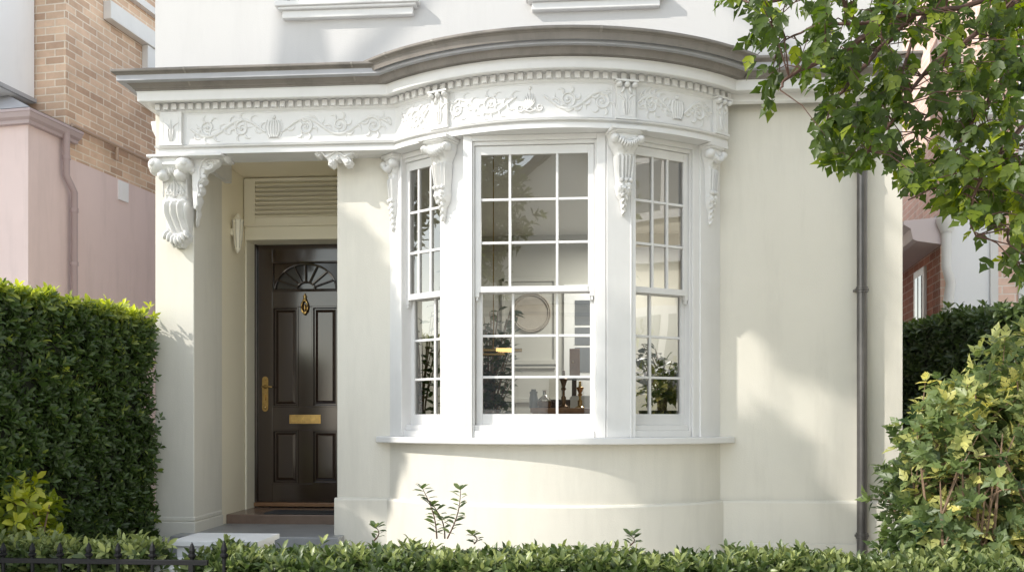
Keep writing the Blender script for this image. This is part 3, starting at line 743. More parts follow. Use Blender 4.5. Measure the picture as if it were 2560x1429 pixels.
fret('pendant_ornament', [(782, 374), (888, 374), (886, 388), (879, 384), (873, 392), (880, 402), (874, 413), (863, 415), (856, 405), (851, 398), (843, 402), (838, 399), (836, 411), (828, 417), (819, 413), (819, 401), (811, 393), (804, 385), (797, 393), (788, 391), (784, 383)],
     M-.16, .08, [([(790, 384), (798, 379), (808, 384), (816, 393), (826, 388), (838, 380), (852, 384), (862, 392), (874, 386), (882, 380)], .009), ([(822, 404), (828, 398), (832, 404), (828, 410)], .006), ([(862, 402), (868, 397), (873, 403), (867, 409)], .006)],
     [(828, 406, .017), (868, 404, .018), (791, 385, .013), (881, 381, .013), (845, 392, .014)])

# --- porch recess: ceiling, back wall, louvre, door
mb = MB(); mb.box(XPR, XD0, M+.03, YB+.5, 3.19, 3.25); mb.build('porch_ceiling', m_porch, HO)
zlo = Z(600, XPR, YB)
XJ = XPR+.012
mb = MB(); mb.box(XPR, XD0+.02, YB, YB+.24, zlo, 3.192)
mb.box(XPR, XJ, YB, YD+.02, 0, zlo)
XDR = XD0+.16
mb.build('porch_back_wall', m_soft, HO, bevel=.003)
za, zb_ = Z(546, XPR, YB), Z(457, XPR, YB); x0, x1 = PX(641, YB), XD0+.2; zl0, zl1 = Z(568, XPR, YB), Z(449, XPR, YB); xl0 = PX(613, YB)
mb = MB(); mb.box(xl0, x0, YB-.03, YB, zl0, zl1); mb.box(x0, XD0+.2, YB-.03, YB, zl0, za); mb.box(x0, XD0+.2, YB-.03, YB, zb_, zl1); mb.box(xl0, XD0+.2, YB-.038, YB-.03, zl0, zl0+.018)
lv = mb.build('louvre_panel', m_soft, HO, bevel=.003)
MB().box(x0, x1, YB-.004, YB-.001, za, zb_).build('recess', m_soft, lv)
for i in range(8):
    z = za+(zb_-za)*i/8; hh = (zb_-za)/8
    s = MB(); s.add([(x, y, zz) for x in (x0, x1) for y, zz in ((YB-.044, z), (YB-.040, z+.012), (YB-.010, z+hh*.84), (YB-.006, z+hh*.80), (YB-.034, z))], [(0, 5, 6, 1), (1, 6, 7, 2), (4, 9, 5, 0), (0, 1, 2, 3, 4), (9, 8, 7, 6, 5), (2, 7, 8, 3), (3, 8, 9, 4)])
    s.build('slat', m_soft, lv)
# door
XA = PX(644, YD); zD0, zD1 = Z(1253, XA, YD), Z(609, XA, YD)
XM = PX(763, YD); XZ = XM+(XM-XA)
def dx(px): return PX(px, YD)
def dz(py): return Z(py, XM, YD)
mb = MB(); mb.box(XJ, XA, YD-.03, YD+.05, 0, zD1+.03); mb.box(XA, XZ+.1, YD-.03, YD+.05, zD1, zlo+.05)
mb.build('door_frame', m_door, HO, bevel=.003)
mb = MB(); mb.box(XPR, XJ+.002, YB+.01, YD-.01, 0, zlo)
mb.box(XJ, XD0, YB+.24, YD+.02, zlo, zlo+.08)
mb.build('door_reveal', m_soft, HO)
door = MB()
Yf = YD
cols = [(dx(681), dx(746)), (2*XM-dx(746), 2*XM-dx(681))]
rows = [(dz(1208), dz(1074)), (dz(1016), dz(766)), (dz(727), dz(655))]
xs = [XA, cols[0][0], cols[0][1], cols[1][0], cols[1][1], XZ]
# stiles and rails
door.box(XA, cols[0][0], Yf, Yf+.045, zD0, zD1); door.box(cols[1][1], XZ, Yf, Yf+.045, zD0, zD1)
door.box(cols[0][0], cols[1][1], Yf, Yf+.045, zD0, rows[0][0]); door.box(cols[0][0], cols[1][1], Yf, Yf+.045, rows[0][1], rows[1][0])
door.box(cols[0][0], cols[1][1], Yf, Yf+.045, rows[1][1], rows[2][0]); door.box(cols[0][0], cols[1][1], Yf, Yf+.045, rows[2][1], zD1)
door.box(cols[0][1], cols[1][0], Yf, Yf+.045, rows[0][0], rows[0][1]); door.box(cols[0][1], cols[1][0], Yf, Yf+.045, rows[1][0], rows[1][1])
dobj = door.build('front_door', m_door, HO, bevel=.003, label='dark brown panelled front door with brass fittings')
for a, b in cols:
    for z0, z1 in rows[:2]:
        p = MB(); e = .016
        p.box(a, b, Yf+.028, Yf+.04, z0, z1)
        for (q, yy, qq, y2) in ((0, Yf-.004, .010, Yf-.004), (.010, Yf-.004, .018, Yf+.022), (.018, Yf+.022, .026, Yf+.022), (.026, Yf+.022, .052, Yf+.006)):
            G = [[(a+q, yy, z0+q), (b-q, yy, z0+q), (b-q, yy, z1-q), (a+q, yy, z1-q)], [(a+qq, y2, z0+qq), (b-qq, y2, z0+qq), (b-qq, y2, z1-qq), (a+qq, y2, z1-qq)]]
            p.grid(G, cv=True)
        q = .052; p.add([(a+q, Yf+.006, z0+q), (b-q, Yf+.006, z0+q), (b-q, Yf+.006, z1-q), (a+q, Yf+.006, z1-q)], [(0, 1, 2, 3)])
        p.build('panel', m_door, dobj)
# fanlight
fz0, fz1 = rows[2]; fx0, fx1 = cols[0][0], cols[1][1]; zc0 = fz0+.012; Rf = min((fx1-fx0)/2-.012, fz1-zc0-.012)
Rx = (fx1-fx0)/2-.018; Rz = fz1-zc0-.012
p = MB(); p.box(fx0, fx1, Yf+.03, Yf+.036, fz0, fz1); p.build('fanlight_glass', m_doorglass, dobj)
p = MB()
el = lambda k, a: (XM+Rx*k*cos(a), Yf+.012, zc0+Rz*k*sin(a))
p.tube([el(1, pi*i/24) for i in range(25)], .009, 6); p.tube([el(.3, pi*i/14) for i in range(15)], .008, 6)
for i in range(1, 8): p.tube([el(.3, pi*i/8), el(1, pi*i/8)], .006, 6)
p.tube([(fx0, Yf+.012, zc0), (fx1, Yf+.012, zc0)], .008, 6)
for a_, b_ in (((fx0, fz0), (fx1, fz0)), ((fx1, fz0), (fx1, fz1)), ((fx1, fz1), (fx0, fz1)), ((fx0, fz1), (fx0, fz0))): p.tube([(a_[0], Yf, a_[1]), (b_[0], Yf, b_[1])], .007, 6)
for sg in (-1, 1):
    c = [(fx0 if sg < 0 else fx1, Yf+.018, fz1)]+[el(1.02, (pi-pi/2*i/8) if sg < 0 else pi/2*i/8) for i in range(9)]
    p.add(c, [tuple(range(len(c)))])
p.build('fanlight_bars', m_door, dobj, smooth=40)
# letter plate, knocker, handle
p = MB(); a, b, c, d = dx(724), dx(802), dz(1058), dz(1036); e = .010
p.box(a, b, Yf-.006, Yf, c, c+e); p.box(a, b, Yf-.006, Yf, d-e, d); p.box(a, a+e, Yf-.006, Yf, c+e, d-e); p.box(b-e, b, Yf-.006, Yf, c+e, d-e); p.box(a+e, b-e, Yf-.003, Yf, c+e, d-e); p.box(a+e+.004, b-e-.004, Yf-.007, Yf-.003, c+e+.004, d-e-.012)
p.build('letter_plate', m_brass, dobj, bevel=.001)
p = MB(); kz = dz(738)
p.lathe([(0, 0), (.014, -.002), (.016, -.012), (.010, -.024), (.018, -.036), (.02, -.048), (.008, -.06), (0, -.062)], (XM, Yf-.012, kz), 10)
p.tube([(XM+.027*sin(pi*2*i/16)*(1.0 if i < 17 else 0), Yf-.02, kz-.10-.055*cos(2*pi*i/16)) for i in range(17)], [.006+.003*abs(cos(pi*i/16)) for i in range(17)], 6)
p.blob((XM, Yf-.018, kz-.155), (.013, .012, .018)); p.blob((XM, Yf-.012, kz-.105), (.009, .008, .03))
for s in (-1, 1): p.blob((XM+s*.022, Yf-.018, kz-.075), (.008, .008, .014), rot=s*.5)
p.blob((XM, Yf-.01, kz+.008), (.006, .006, .010))
p.build('knocker', m_brass, dobj, smooth=60)
p = MB(); a, b = dx(656), dx(671); xm = (a+b)/2; r = (b-a)/2; c, d = dz(1028), dz(940)
pl = [(xm+r*cos(pi*i/8), d+r*sin(pi*i/8)-r) for i in range(9)]+[(xm-r*cos(pi*i/8), c-r*sin(pi*i/8)+r) for i in range(9)]
n = len(pl); p.add([(x, Yf-.007, z) for x, z in pl]+[(x, Yf, z) for x, z in pl], [tuple(range(n)), tuple(range(n, 2*n))[::-1]]+[(i, n+i, n+(i+1) % n, (i+1) % n) for i in range(n)])
hz = dz(966)
p.tube([(xm, Yf-.005, hz), (xm, Yf-.045, hz), (xm+.012, Yf-.052, hz+.002), (xm+.05, Yf-.052, hz+.001), (xm+.075, Yf-.048, hz-.004)], [.010, .009, .0085, .0075, .0085], 8)
p.tube([(xm, Yf-.03, hz), (xm-.022, Yf-.03, hz)], .006, 6)
p.blob((xm, Yf-.01, dz(1018)), (.014, .010, .014)); p.blob((xm, Yf-.009, dz(947)), (.008, .006, .010)); p.blob((xm, Yf-.009, hz), (.017, .012, .017))
p.tube([(xm, Yf-.012, dz(985)), (xm-.002, Yf-.018, dz(1000))], [.006, .004], 6)
p.build('handle', m_brass, dobj, smooth=50)
# threshold, floors
MB().box(XPR, XZ, YD-.05, YD+.04, zD0-.035, zD0-.002).build('threshold', m_thresh, HO, bevel=.004)
zf2 = zD0-.045; zf1 = Z(1331, XPR, M)
MB().box(XPR, XD0+.02, YD-.62, YD-.0, 0, zf2-.0).build('porch_floor', m_floor, HO, bevel=.006)
MB().box(XPR-.1, XD0+.06, M-.18, YD-.62, 0, zf1).build('porch_step', m_slate, HO, bevel=.006)
# doormat
dm = MB().box(XPR+.3, XD0-.05, YD-.60, YD-.35, zf2, zf2+.012).build('doormat', m_dark, None, bevel=.003)
setp(dm, 'dark doormat lying at the foot of the brown front door', 'doormat')

# --- downpipe
def pipe(parent, px, Y, r, zt_, zb_, m, collars):
    x = PX(px, Y); mb = MB(); mb.lathe([(r, zb_), (r, zt_)], (x, Y, 0), 20); o = mb.build('downpipe', m, parent, smooth=40)
    for py in collars:
        z = Z(py, x, Y); c = MB()
        c.lathe([(r, z-.022), (r+.006, z-.020), (r+.006, z-.006), (r+.010, z-.004), (r+.010, z+.004), (r+.006, z+.006), (r+.006, z+.020), (r, z+.022)], (x, Y, 0), 20)
        c.box(x-.045, x+.045, Y-.006, M, z-.008, z+.008)
        c.build('collar', m, o, smooth=40)
    return o
pipe(HO, 2155, M-.055, .034, 3.47, .06, m_pipe, [420, 724, 1338])
# foot course strip at the right
MB().box(XBR+.02, XR+.03, M-.05, M+.01, .0, Z(1356, 1.6, M)).build('footing', m_cream, HO, bevel=.004)

# --- wall lamp on the porch side wall
YL = YX(578, XPR); zL0, zL1 = Z(633, XPR, YL), Z(534, XPR, YL); hL = zL1-zL0
wl_ = thing('wall_lamp', 'small pale tapering wall lantern on the porch side wall left of the door', 'wall lamp', (XPR+.05, YL, zL0))
mb = MB(); prof = [(0, 0), (.012, .012), (.020, .03), (.024, .04), (.032, .30*hL), (.035, .32*hL), (.033, .33*hL), (.039, .55*hL), (.042, .57*hL), (.040, .58*hL), (.042, .78*hL), (.047, .80*hL), (.046, .83*hL), (.030, .88*hL), (.010, .98*hL), (0, hL)]
mb.lathe(prof, (XPR+.055, YL, zL0), 8); mb.build('lantern_body', m_soft, wl_)
mb = MB()
for j in range(8):
    a = 2*pi*j/8; mb.tube([(XPR+.055+(rr+.001)*cos(a), YL+(rr+.001)*sin(a), zL0+zz) for rr, zz in prof[3:13]], .0022, 4)
mb.build('ribs', mat('lamp_rib', (.34, .31, .25), .5), wl_)
MB().box(XPR, XPR+.03, YL-.02, YL+.02, zL0+hL*.45, zL0+hL*.62).build('back_plate', m_soft, wl_, bevel=.003)

# ================================================================== the room behind the bow
RX0, RX1, RY1 = XD0+.29, XR-.31, M+3.1
mb = MB(); mb.box(RX0, RX1, RY1, RY1+.05, .40, 3.12); mb.box(RX0-.05, RX0, M+.3, RY1, .40, 3.12); mb.box(RX1-.001, RX1+.04, M+.3, RY1, .40, 3.12); mb.build('room_wall', m_room, HO)
mb = MB(); mb.box(RX0, RX1, M-.02, RY1, .36, .41); mb.build('room_floor', m_carpet, HO)
mb = MB(); mb.box(RX0, RX1, M+.02, RY1, 3.10, 3.14); mb.build('room_ceiling', m_roomw, HO)
mb = MB(); YR = RY1
def pbar(x0, y0, x1, y1, t=.03, d=.03):
    a, b = P(x0, y0, YR), P(x1, y1, YR); mb.box(min(a[0], b[0])-t/2, max(a[0], b[0])+t/2, YR-d, YR, min(a[2], b[2])-t/2, max(a[2], b[2])+t/2)
pbar(1258, 700, 1388, 700); pbar(1258, 700, 1258, 905); pbar(1388, 705, 1388, 905); pbar(1262, 905, 1386, 905, .05, .045); pbar(1262, 918, 1386, 918, .02)
pbar(1190, 1000, 1400, 1000, .05, .03)
mb.build('panel_moulding', m_room, HO, bevel=.005)
# inner glazed door
gd = bpy.data.objects.new('inner_door', None); COL.objects.link(gd); gd.parent = HO; wl2 = Vector(P(1458, 1000, YR)); gd.location = wl2-WL[HO]; WL[gd] = wl2
mb = MB(); a, b = P(1424, 1085, YR), P(1500, 735, YR); mb.box(a[0]-.06, b[0]+.06, YR-.05, YR, .41, b[2]+.1); mb.build('door_leaf', m_roomw, gd, bevel=.006)
mb = MB()
for y0, y1 in ((750, 812), (818, 836), (842, 862), (868, 930)):
    p0, p1 = P(1437, y1, YR-.05), P(1484, y0, YR-.05); mb.box(p0[0], p1[0], YR-.056, YR-.05, p0[2], p1[2])
mb.build('pane', m_greypane, gd)
# contents
def root_at(name, label, cat, px, py, Y, group=None): return thing(name, label, cat, P(px, py, Y), group)
c = P(1328, 781, YR-.02); r = thing('round_wall_plaque', 'large round plaster plaque on the far wall of the room', 'plaque', c)
mb = MB(); R_ = 50/F*(YR*cA)
mb.grid([[(c[0]+rr*cos(2*pi*i/48), YR-dd, c[2]+rr*sin(2*pi*i/48)) for i in range(48)] for rr, dd in ((R_, 0), (R_, .02), (R_*.95, .035), (R_*.90, .02), (R_*.86, .03), (R_*.82, .012), (0.001, .012))], cv=True)
mb.build('disc', m_art, r, smooth=40)
# pendant lamp (brass bars)
YP = M-.12; a, b = P(1198, 875, YP), P(1305, 875, YP)
r = thing('pendant_lamp', 'slim brass bar pendant lamp hanging inside the centre window', 'lamp', ((a[0]+b[0])/2, YP, a[2]))
mb = MB(); mb.tube([(a[0]-.05, YP, a[2]), (b[0], YP, b[2])], .013, 12); mb.tube([(a[0]+.03, YP-.02, a[2]-.03), (b[0]-.12, YP-.02, b[2]-.03)], .009, 10); mb.build('bar', m_brass, r, smooth=40)
mb = MB(); mb.tube([(a[0]+.1, YP, a[2]), (a[0]+.1, YP, 3.1)], .004, 6); mb.tube([(a[0]+.01, YP, a[2]), (a[0]+.01, YP, 3.1)], .004, 6); mb.build('rod', m_brass, r)
mt = mat('lamp_glow', (1, .7, .3), .5); bn = mt.node_tree.nodes['Principled BSDF']; bn.inputs['Emission Color'].default_value = (1, .62, .22, 1); bn.inputs['Emission Strength'].default_value = .9
mb = MB(); mb.tube([(a[0]+.12, YP, a[2]+.001), (b[0]-.06, YP, b[2]+.001)], .0145, 12); mb.build('light_tube', mt, r, smooth=40)
li = bpy.data.lights.new('room_fill_light', 'AREA'); li.energy = 24; li.size = .5; li.color = (1, .97, .92); lo = bpy.data.objects.new('room_fill_light', li); COL.objects.link(lo); lo.location = (.4, M+2.1, 2.95)  # unseen fill light added near the ceiling to brighten the room
# desk
YT = M+.75; a, b = P(1330, 1020, YT), P(1530, 1020, YT); zt_ = a[2]
r = thing('wooden_desk', 'warm brown wooden desk behind the centre window', 'desk', ((a[0]+b[0])/2, YT, .41))
MB().box(a[0], b[0], YT-.25, YT+.3, zt_-.035, zt_).build('desk_top', m_wood, r, bevel=.004)
for x in (a[0]+.04, b[0]-.04):
    for y in (YT-.21, YT+.26): MB().box(x-.025, x+.025, y-.025, y+.025, .41, zt_-.035).build('leg', m_wood, r)
MB().box(a[0]+.07, b[0]-.07, YT-.22, YT-.20, zt_-.14, zt_-.035).build('apron', m_wood, r)
def lathe_thing(name, label, cat, px, pyb, Y, h, prof, m, group=None, part='body', zb=None, n=16):
    p = P(px, pyb, Y); z = p[2] if zb is None else zb
    r = thing(name, label, cat, (p[0], Y, z), group)
    MB().lathe([(rr, zz*h) for rr, zz in prof], (p[0], Y, z), n).build(part, m, r, smooth=40)
    return r, (p[0], Y, z)
bt = [(0, 0), (.045, 0), (.055, .12), (.055, .45), (.03, .62), (.014, .72), (.013, .95), (.018, 1), (0, 1)]
r, p = lathe_thing('glass_bottle', 'round silvered bottle with a narrow neck on the wooden desk', 'bottle', 1361, 1020, YT-.1, .14, bt, m_silver, zb=zt_)
MB().lathe([(0, 0), (.05, 0), (.058, .03), (.056, .055), (0, .056)], p, 16).build('base_band', m_bronze, r, smooth=40)
r, p = lathe_thing('glass_flask', 'blue grey glass flask at the left end of the desk', 'bottle', 1318+16, 1020, YT-.05, .15, [(0, 0), (.035, 0), (.035, .5), (.028, .75), (.032, .8), (.032, .88), (.02, .9), (.02, 1), (0, 1)], m_bluegl, zb=zt_)
cs = [(0, 0), (.04, 0), (.04, .04), (.018, .1), (.02, .28), (.01, .33), (.01, .45), (.022, .5), (.012, .55), (.026, .7), (.034, .76), (.012, .8), (.010, .98), (0, 1)]
lathe_thing('candlestick', 'tall dark bronze candlestick on the desk near the middle', 'candlestick', 1409, 1020, YT-.1, .30, cs, m_bronze, 'candlesticks on the desk', 'stick', zb=zt_)
lathe_thing('candlestick', 'lighter bronze candlestick at the right, before the white chair', 'candlestick', 1450, 1020, YT+.1, .22, cs, m_brass, 'candlesticks on the desk', 'stick', zb=zt_)
p = P(1385, 1020, YT+.05); r = thing('dark_bowl', 'low dark planter box on the desk behind the bottles', 'planter', (p[0], p[1], zt_))
MB().prism([(p[0]-.10, YT+.02), (p[0]+.13, YT+.02), (p[0]+.13, YT+.12), (p[0]-.10, YT+.12)], zt_, zt_+.07).build('box_body', m_darkwood, r, bevel=.006)
a, b = P(1424, 940, M+1.4), P(1441, 873, M+1.4)
r = thing('wooden_cabinet', 'narrow brown wooden cabinet on a stand right of the centre window', 'cabinet', (a[0], M+1.4, .41))
MB().box(a[0], b[0]+.03, M+1.3, M+1.5, a[2], b[2]).build('carcase', m_wood, r, bevel=.004)
MB().box(a[0]-.02, b[0]+.32, M+1.28, M+1.52, a[2]-.03, a[2]).build('shelf', m_darkwood, r); MB().box(a[0]+.02, a[0]+.06, M+1.32, M+1.48, .41, a[2]-.03).build('leg', m_darkwood, r); MB().box(b[0]+.24, b[0]+.28, M+1.32, M+1.48, .41, a[2]-.03).build('leg', m_darkwood, r)
MB().blob(((a[0]+b[0])/2, M+1.295, (a[2]+b[2])/2), (.012, .012, .012)).build('knob', m_brass, r)
p = P(1455, 1030, M+1.2); r = thing('white_armchair', 'white armchair with a sloping back behind the desk', 'armchair', (p[0], M+1.1, .41))
mb = MB(); mb.add([(p[0]-.22, M+1.15, .8), (p[0]+.3, M+1.15, .8), (p[0]+.3, M+1.3, 1.36), (p[0]-.1, M+1.3, 1.36), (p[0]-.22, M+1.28, .8), (p[0]+.3, M+1.28, .8), (p[0]+.3, M+1.40, 1.36), (p[0]-.1, M+1.40, 1.36)], [(0, 1, 2, 3), (7, 6, 5, 4), (0, 3, 7, 4), (1, 5, 6, 2), (3, 2, 6, 7), (0, 4, 5, 1)])
mb.build('backrest', m_roomw, r, bevel=.02); MB().box(p[0]-.24, p[0]+.3, M+1.05, M+1.4, .6, .82).build('seat', m_roomw, r, bevel=.03)
for xx in (-.2, .26):
    for yy in (1.08, 1.36): MB().box(p[0]+xx-.02, p[0]+xx+.02, M+yy-.02, M+yy+.02, .41, .6).build('leg', m_wood, r)
a = P(1260, 1030, M+.95); r = thing('low_bench', 'dark and white low bench at the foot of the big indoor plant', 'bench', (a[0], M+.95, .41))
MB().box(a[0]-.35, a[0]+.18, M+.85, M+1.2, 1.12, 1.17).build('bench_top', m_roomw, r, bevel=.01); MB().box(a[0]-.3, a[0]+.10, M+.9, M+1.15, 1.17, 1.21).build('cushion', m_dark, r, bevel=.012)
for xx in (-.33, .14): MB().box(a[0]+xx-.02, a[0]+xx+.03, M+.88, M+1.17, .41, 1.12).build('leg', m_roomw, r)

def potted_plant(name, label, x, y, z0, zpot, hgt, rad, nst, m_leaf, mpot, L=.10, spread=(0, 0), seed=1):
    g = np.random.default_rng(seed)
    r = thing(name, label, 'potted plant', (x, y, z0))
    MB().lathe([(0, 0), (.12, 0), (.17, zpot-z0), (.15, zpot-z0), (.14, zpot-z0-.03), (0, zpot-z0-.03)], (x, y, z0), 18).build('pot', mpot, r, smooth=40)
    mb = MB(); PO, D = [], []
    for i in range(nst):
        a = g.uniform(0, 6.28); q = rad*g.uniform(.3, 1); hh = hgt*g.uniform(.45, 1)
        e = np.array((x+cos(a)*q+spread[0]*g.random(), y+sin(a)*q*.6, zpot+hh)); s = np.array((x+cos(a)*.03, y+sin(a)*.03, zpot-.04))
        pts = [s+(e-s)*t+np.array((cos(a), sin(a), 0))*(-.05*sin(pi*t)) for t in np.linspace(0, 1, 6)]
        mb.tube([tuple(p) for p in pts], [.008, .007, .006, .005, .004, .003], 5)
        for t in np.linspace(.35, 1, 11):
            p = s+(e-s)*t; PO.append(p); D.append(g.normal(0, 1, 3)*np.array((1, .8, .5))+np.array((cos(a)*.5, 0, .1)))
    mb.build('stems', m_stem, r)
    PO, D = np.array(PO), nrm(np.array(D)); n = len(PO)
    up = np.tile([0, 0, 1.], (n, 1))+g.normal(0, .3, (n, 3))
    leaves('foliage', PO, D, up, L*g.uniform(.7, 1.3, n), .45+g.normal(0, .2, n), m_leaf, r, wid=1.6)
    return r
p = P(1228, 1030, M+.35)
potted_plant('indoor_plant', 'big leafy green plant behind the left side of the centre window', p[0]-.05, M+.38, .41, .85, 1.20, .20, 34, lm_dark, m_dark, .085, (.14, 0), 3)
p = P(1640, 960, M+.35)
potted_plant('indoor_plant', 'dark leafy plant in a black pot behind the right window of the bow', p[0]+.03, M+.18, 1.05, 1.22, .48, .20, 26, lm_dark, m_dark, .085, (0, 0), 5)
r = thing('plant_stand', 'black box stand under the plant behind the right window', 'plant stand', (p[0]+.03, M+.18, .41))
MB().box(p[0]-.17, p[0]+.23, M+.02, M+.36, .41, 1.05).build('stand_body', m_dark, r, bevel=.006)
p = P(1075, 700, M+.3)
potted_plant('indoor_plant', 'thin branched plant behind the left window of the bow', p[0]-.12, M+.45, .41, .85, 1.5, .2, 16, lm_dark, m_dark, .08, (.1, 0), 9)

# ================================================================== neighbours
def dirVP(px): d = ray(px); L = math.hypot(d[0], d[1]); return (d[0]/L, d[1]/L)
VD = dirVP(1745); VN = (VD[1], -VD[0])     # receding direction; normal pointing right
LN = thing('pink_brick_house', 'neighbouring house of pink render and buff brick at the left edge', 'house', (-7, 9, 0))
S0 = PD(165, HY, 9.3)[:2]
FS = (S0, VD, VN)
def us(px, w=0):   # distance along side wall for a pixel column
    ox, oy = S0[0]+VN[0]*w, S0[1]+VN[1]*w; d = ray(px); det = VD[0]*(-d[1])+d[0]*VD[1]
    return (-ox*(-d[1])-oy*d[0]*-1*-1)/det if False else ((ox*d[1]-oy*d[0]))/det
def zs(py, u, w=0): return Z(py, S0[0]+VD[0]*u+VN[0]*w, S0[1]+VD[1]*u+VN[1]*w)
u172, u385 = us(172), us(385)
zp = (zs(397, u172)+zs(485, u385))/2
mb = MB(); mb.fb(FS, 0, 9, -.3, 0, zp+.0, 9); mb.fb(FS, 0, .25, -3.0, -.3, 2.6, 9); mb.build('brick_wall', m_brickL, LN, uv=True)
MB().fb(FS, u172-.05, 9, -.3, .012, 0, zp).build('pink_wall', m_pink, LN)
# pink front block
u65 = us(66); zg_ = zs(312, u65)
MB().fb(FS, u65, u172-.02, -3.5, .02, 0, zg_).build('pink_extension', m_pink, LN)
gp = [(0, 0), (.05, 0), (.055, .03), (.09, .05), (.11, .09), (.12, .095), (.12, .12), (0, .125)]
mb = MB(); G = []
for o, z in gp:
    q = []
    for (u, w) in ((u172+.05, .02+o), (u65-o, .02+o), (u65-o, -3.5)): q.append((S0[0]+VD[0]*u+VN[0]*w, S0[1]+VD[1]*u+VN[1]*w, zg_+z))
    G.append(q)
mb.grid(G, flip=True); mb.build('pink_gutter', mat('mauve_paint', (.44, .36, .37), .5), LN)
mb = MB(); Q = lambda u, w, z: (S0[0]+VD[0]*u+VN[0]*w, S0[1]+VD[1]*u+VN[1]*w, z)
mb.add([Q(u65-.12, .14, zg_+.125), Q(u172+.05, .14, zg_+.125), Q(u172+.05, -.3, zg_+.30), Q(u65+.3, -.45, zg_+.42), Q(u65-.12, -3.5, zg_+.125), Q(u65+.3, -3.5, zg_+.42), Q(u172+.05, -3.5, zg_+.45)], [(0, 1, 2, 3), (0, 3, 5, 4), (3, 2, 6, 5)])
mb.build('lean_to_roof', m_greyroof, LN)
# white upper wall set back
u126 = us(126, -.42) if False else .0
wdx = -.36
UW = us(-60, wdx)
MB().fb(FS, UW, -.02, -3, wdx, zg_+.42, 9).build('white_wall', m_nwhite, LN)
MB().fb(FS, UW, -.02, wdx, wdx+.03, zg_+.42, zg_+.46).build('lead_flashing', m_greyroof, LN)
MB().fb(FS, UW, -.02, wdx, wdx+.03, zg_+2.35, zg_+2.38).build('wall_band', m_greyroof, LN)
# window on the pink front
mb = MB(); w0 = -.62
mb.fb(FS, u65-.02, u65+.0, -2.2, w0, zs(665, u65), zs(470, u65)); wf = mb.build('window', m_trim, LN)
MB().fb(FS, u65-.025, u65-.02, -2.1, w0-.07, zs(640, u65), zs(480, u65)).build('pane', m_greypane, wf)
MB().fb(FS, u65-.06, u65, -2.3, w0+.06, zs(680, u65), zs(664, u65)).build('sill', m_trim, wf)
# downpipe at the joint
def nb(px, w): u = us(px, w); return Q(u, w, 0)[:2]
mb = MB(); u = us(166, .09); a0 = Q(u, .09, 0); a1 = Q(u+.12, .09, 0)
zt1 = zs(345, u); 
mb.tube([(a0[0], a0[1], zt1+.1), (a0[0], a0[1], zs(440, u)), (a1[0], a1[1], zs(475, u)), (a1[0], a1[1], 0)], .035, 10); dp = mb.build('downpipe', mat('mauve_pipe', (.40, .31, .31), .5), LN, smooth=50)
for py in (395, 520, 655): MB().lathe([(.04, -.02), (.04, .02)], (a0[0] if py < 440 else a1[0], a0[1] if py < 440 else a1[1], zs(py, u)), 12).build('collar', dp.data.materials[0], dp)
# pipe running along the brick
mb = MB(); mb.tube([Q(us(180, .05), .05, zs(318, us(180))), Q(us(400, .05), .05, zs(318, us(180)))], .022, 8)
mb.tube([Q(us(292, .05), .05, zs(318, us(180))), Q(us(292, .05), .05, zs(318, us(180))-.16)], .02, 6); mb.build('waste_pipe', mat('pipe_tan', (.42, .30, .22), .5), LN, smooth=40)
# white bands / window surround on the brick side
ub = us(274, .08); zb0 = zs(48, ub); 
MB().fb(FS, ub, 8, 0, .10, zb0, zb0+.20).build('white_string_course', m_trim, LN, bevel=.008)
MB().fb(FS, us(366, .06), us(392, .06), 0, .08, zb0-.7, zb0).build('window_surround', m_trim, LN, bevel=.006)
MB().fb(FS, us(320, .08), 8, 0, .07, zb0+.42, zb0+.50).build('white_moulding', m_trim, LN)
for (x0, x1, y0, y1) in ((292, 316, 448, 500),):
    a, b = us(x0), us(x1); MB().fb(FS, a, b, .012, .03, zs(498, a), zs(450, a)).build('vent_plate', m_nwhite, LN)

RN = thing('red_brick_house', 'neighbouring red brick and white house behind the leaves at the right edge', 'house', (7, 10, 0))
S1 = PD(2352, HY, 8.6)[:2]; FR = (S1, VD, (-VN[0], -VN[1])); LNN = (-VN[0], -VN[1])
def ur(px, w=0):
    ox, oy = S1[0]+LNN[0]*w, S1[1]+LNN[1]*w; d = ray(px); det = VD[0]*(-d[1])+d[0]*VD[1]; return (ox*d[1]-oy*d[0])/det
def zr(py, u, w=0): return Z(py, S1[0]+VD[0]*u+LNN[0]*w, S1[1]+VD[1]*u+LNN[1]*w)
zga = zr(592, 0)
MB().fb(FR, .02, 9, -.3, 0, 0, zga).build('lower_brick_wall', m_brickD, RN, uv=True)
MB().fb(FR, .9, 9, -1.2, -.3, zga, 6.4).build('upper_brick_wall', m_brickR, RN, uv=True)
mb = MB(); G = []
for o, z in ((0, -.14), (.22, -.10), (.26, -.08), (.28, .02), (.34, .06), (.34, .10), (0, .12)):
    G.append([Q_ for Q_ in [(S1[0]+VD[0]*u+LNN[0]*o, S1[1]+VD[1]*u+LNN[1]*o, zga+z+.06) for u in (-.05, 9)]])
mb.grid(G); mb.add([g[0] for g in G], [tuple(range(len(G)))]); mb.build('eaves_gutter', mat('mauve_gutter', (.62, .53, .53), .5), RN)
MB().fb(FR, .0, 9, -1.3, .05, zga+.18, zga+.2).build('eaves_roof', m_greyroof, RN)
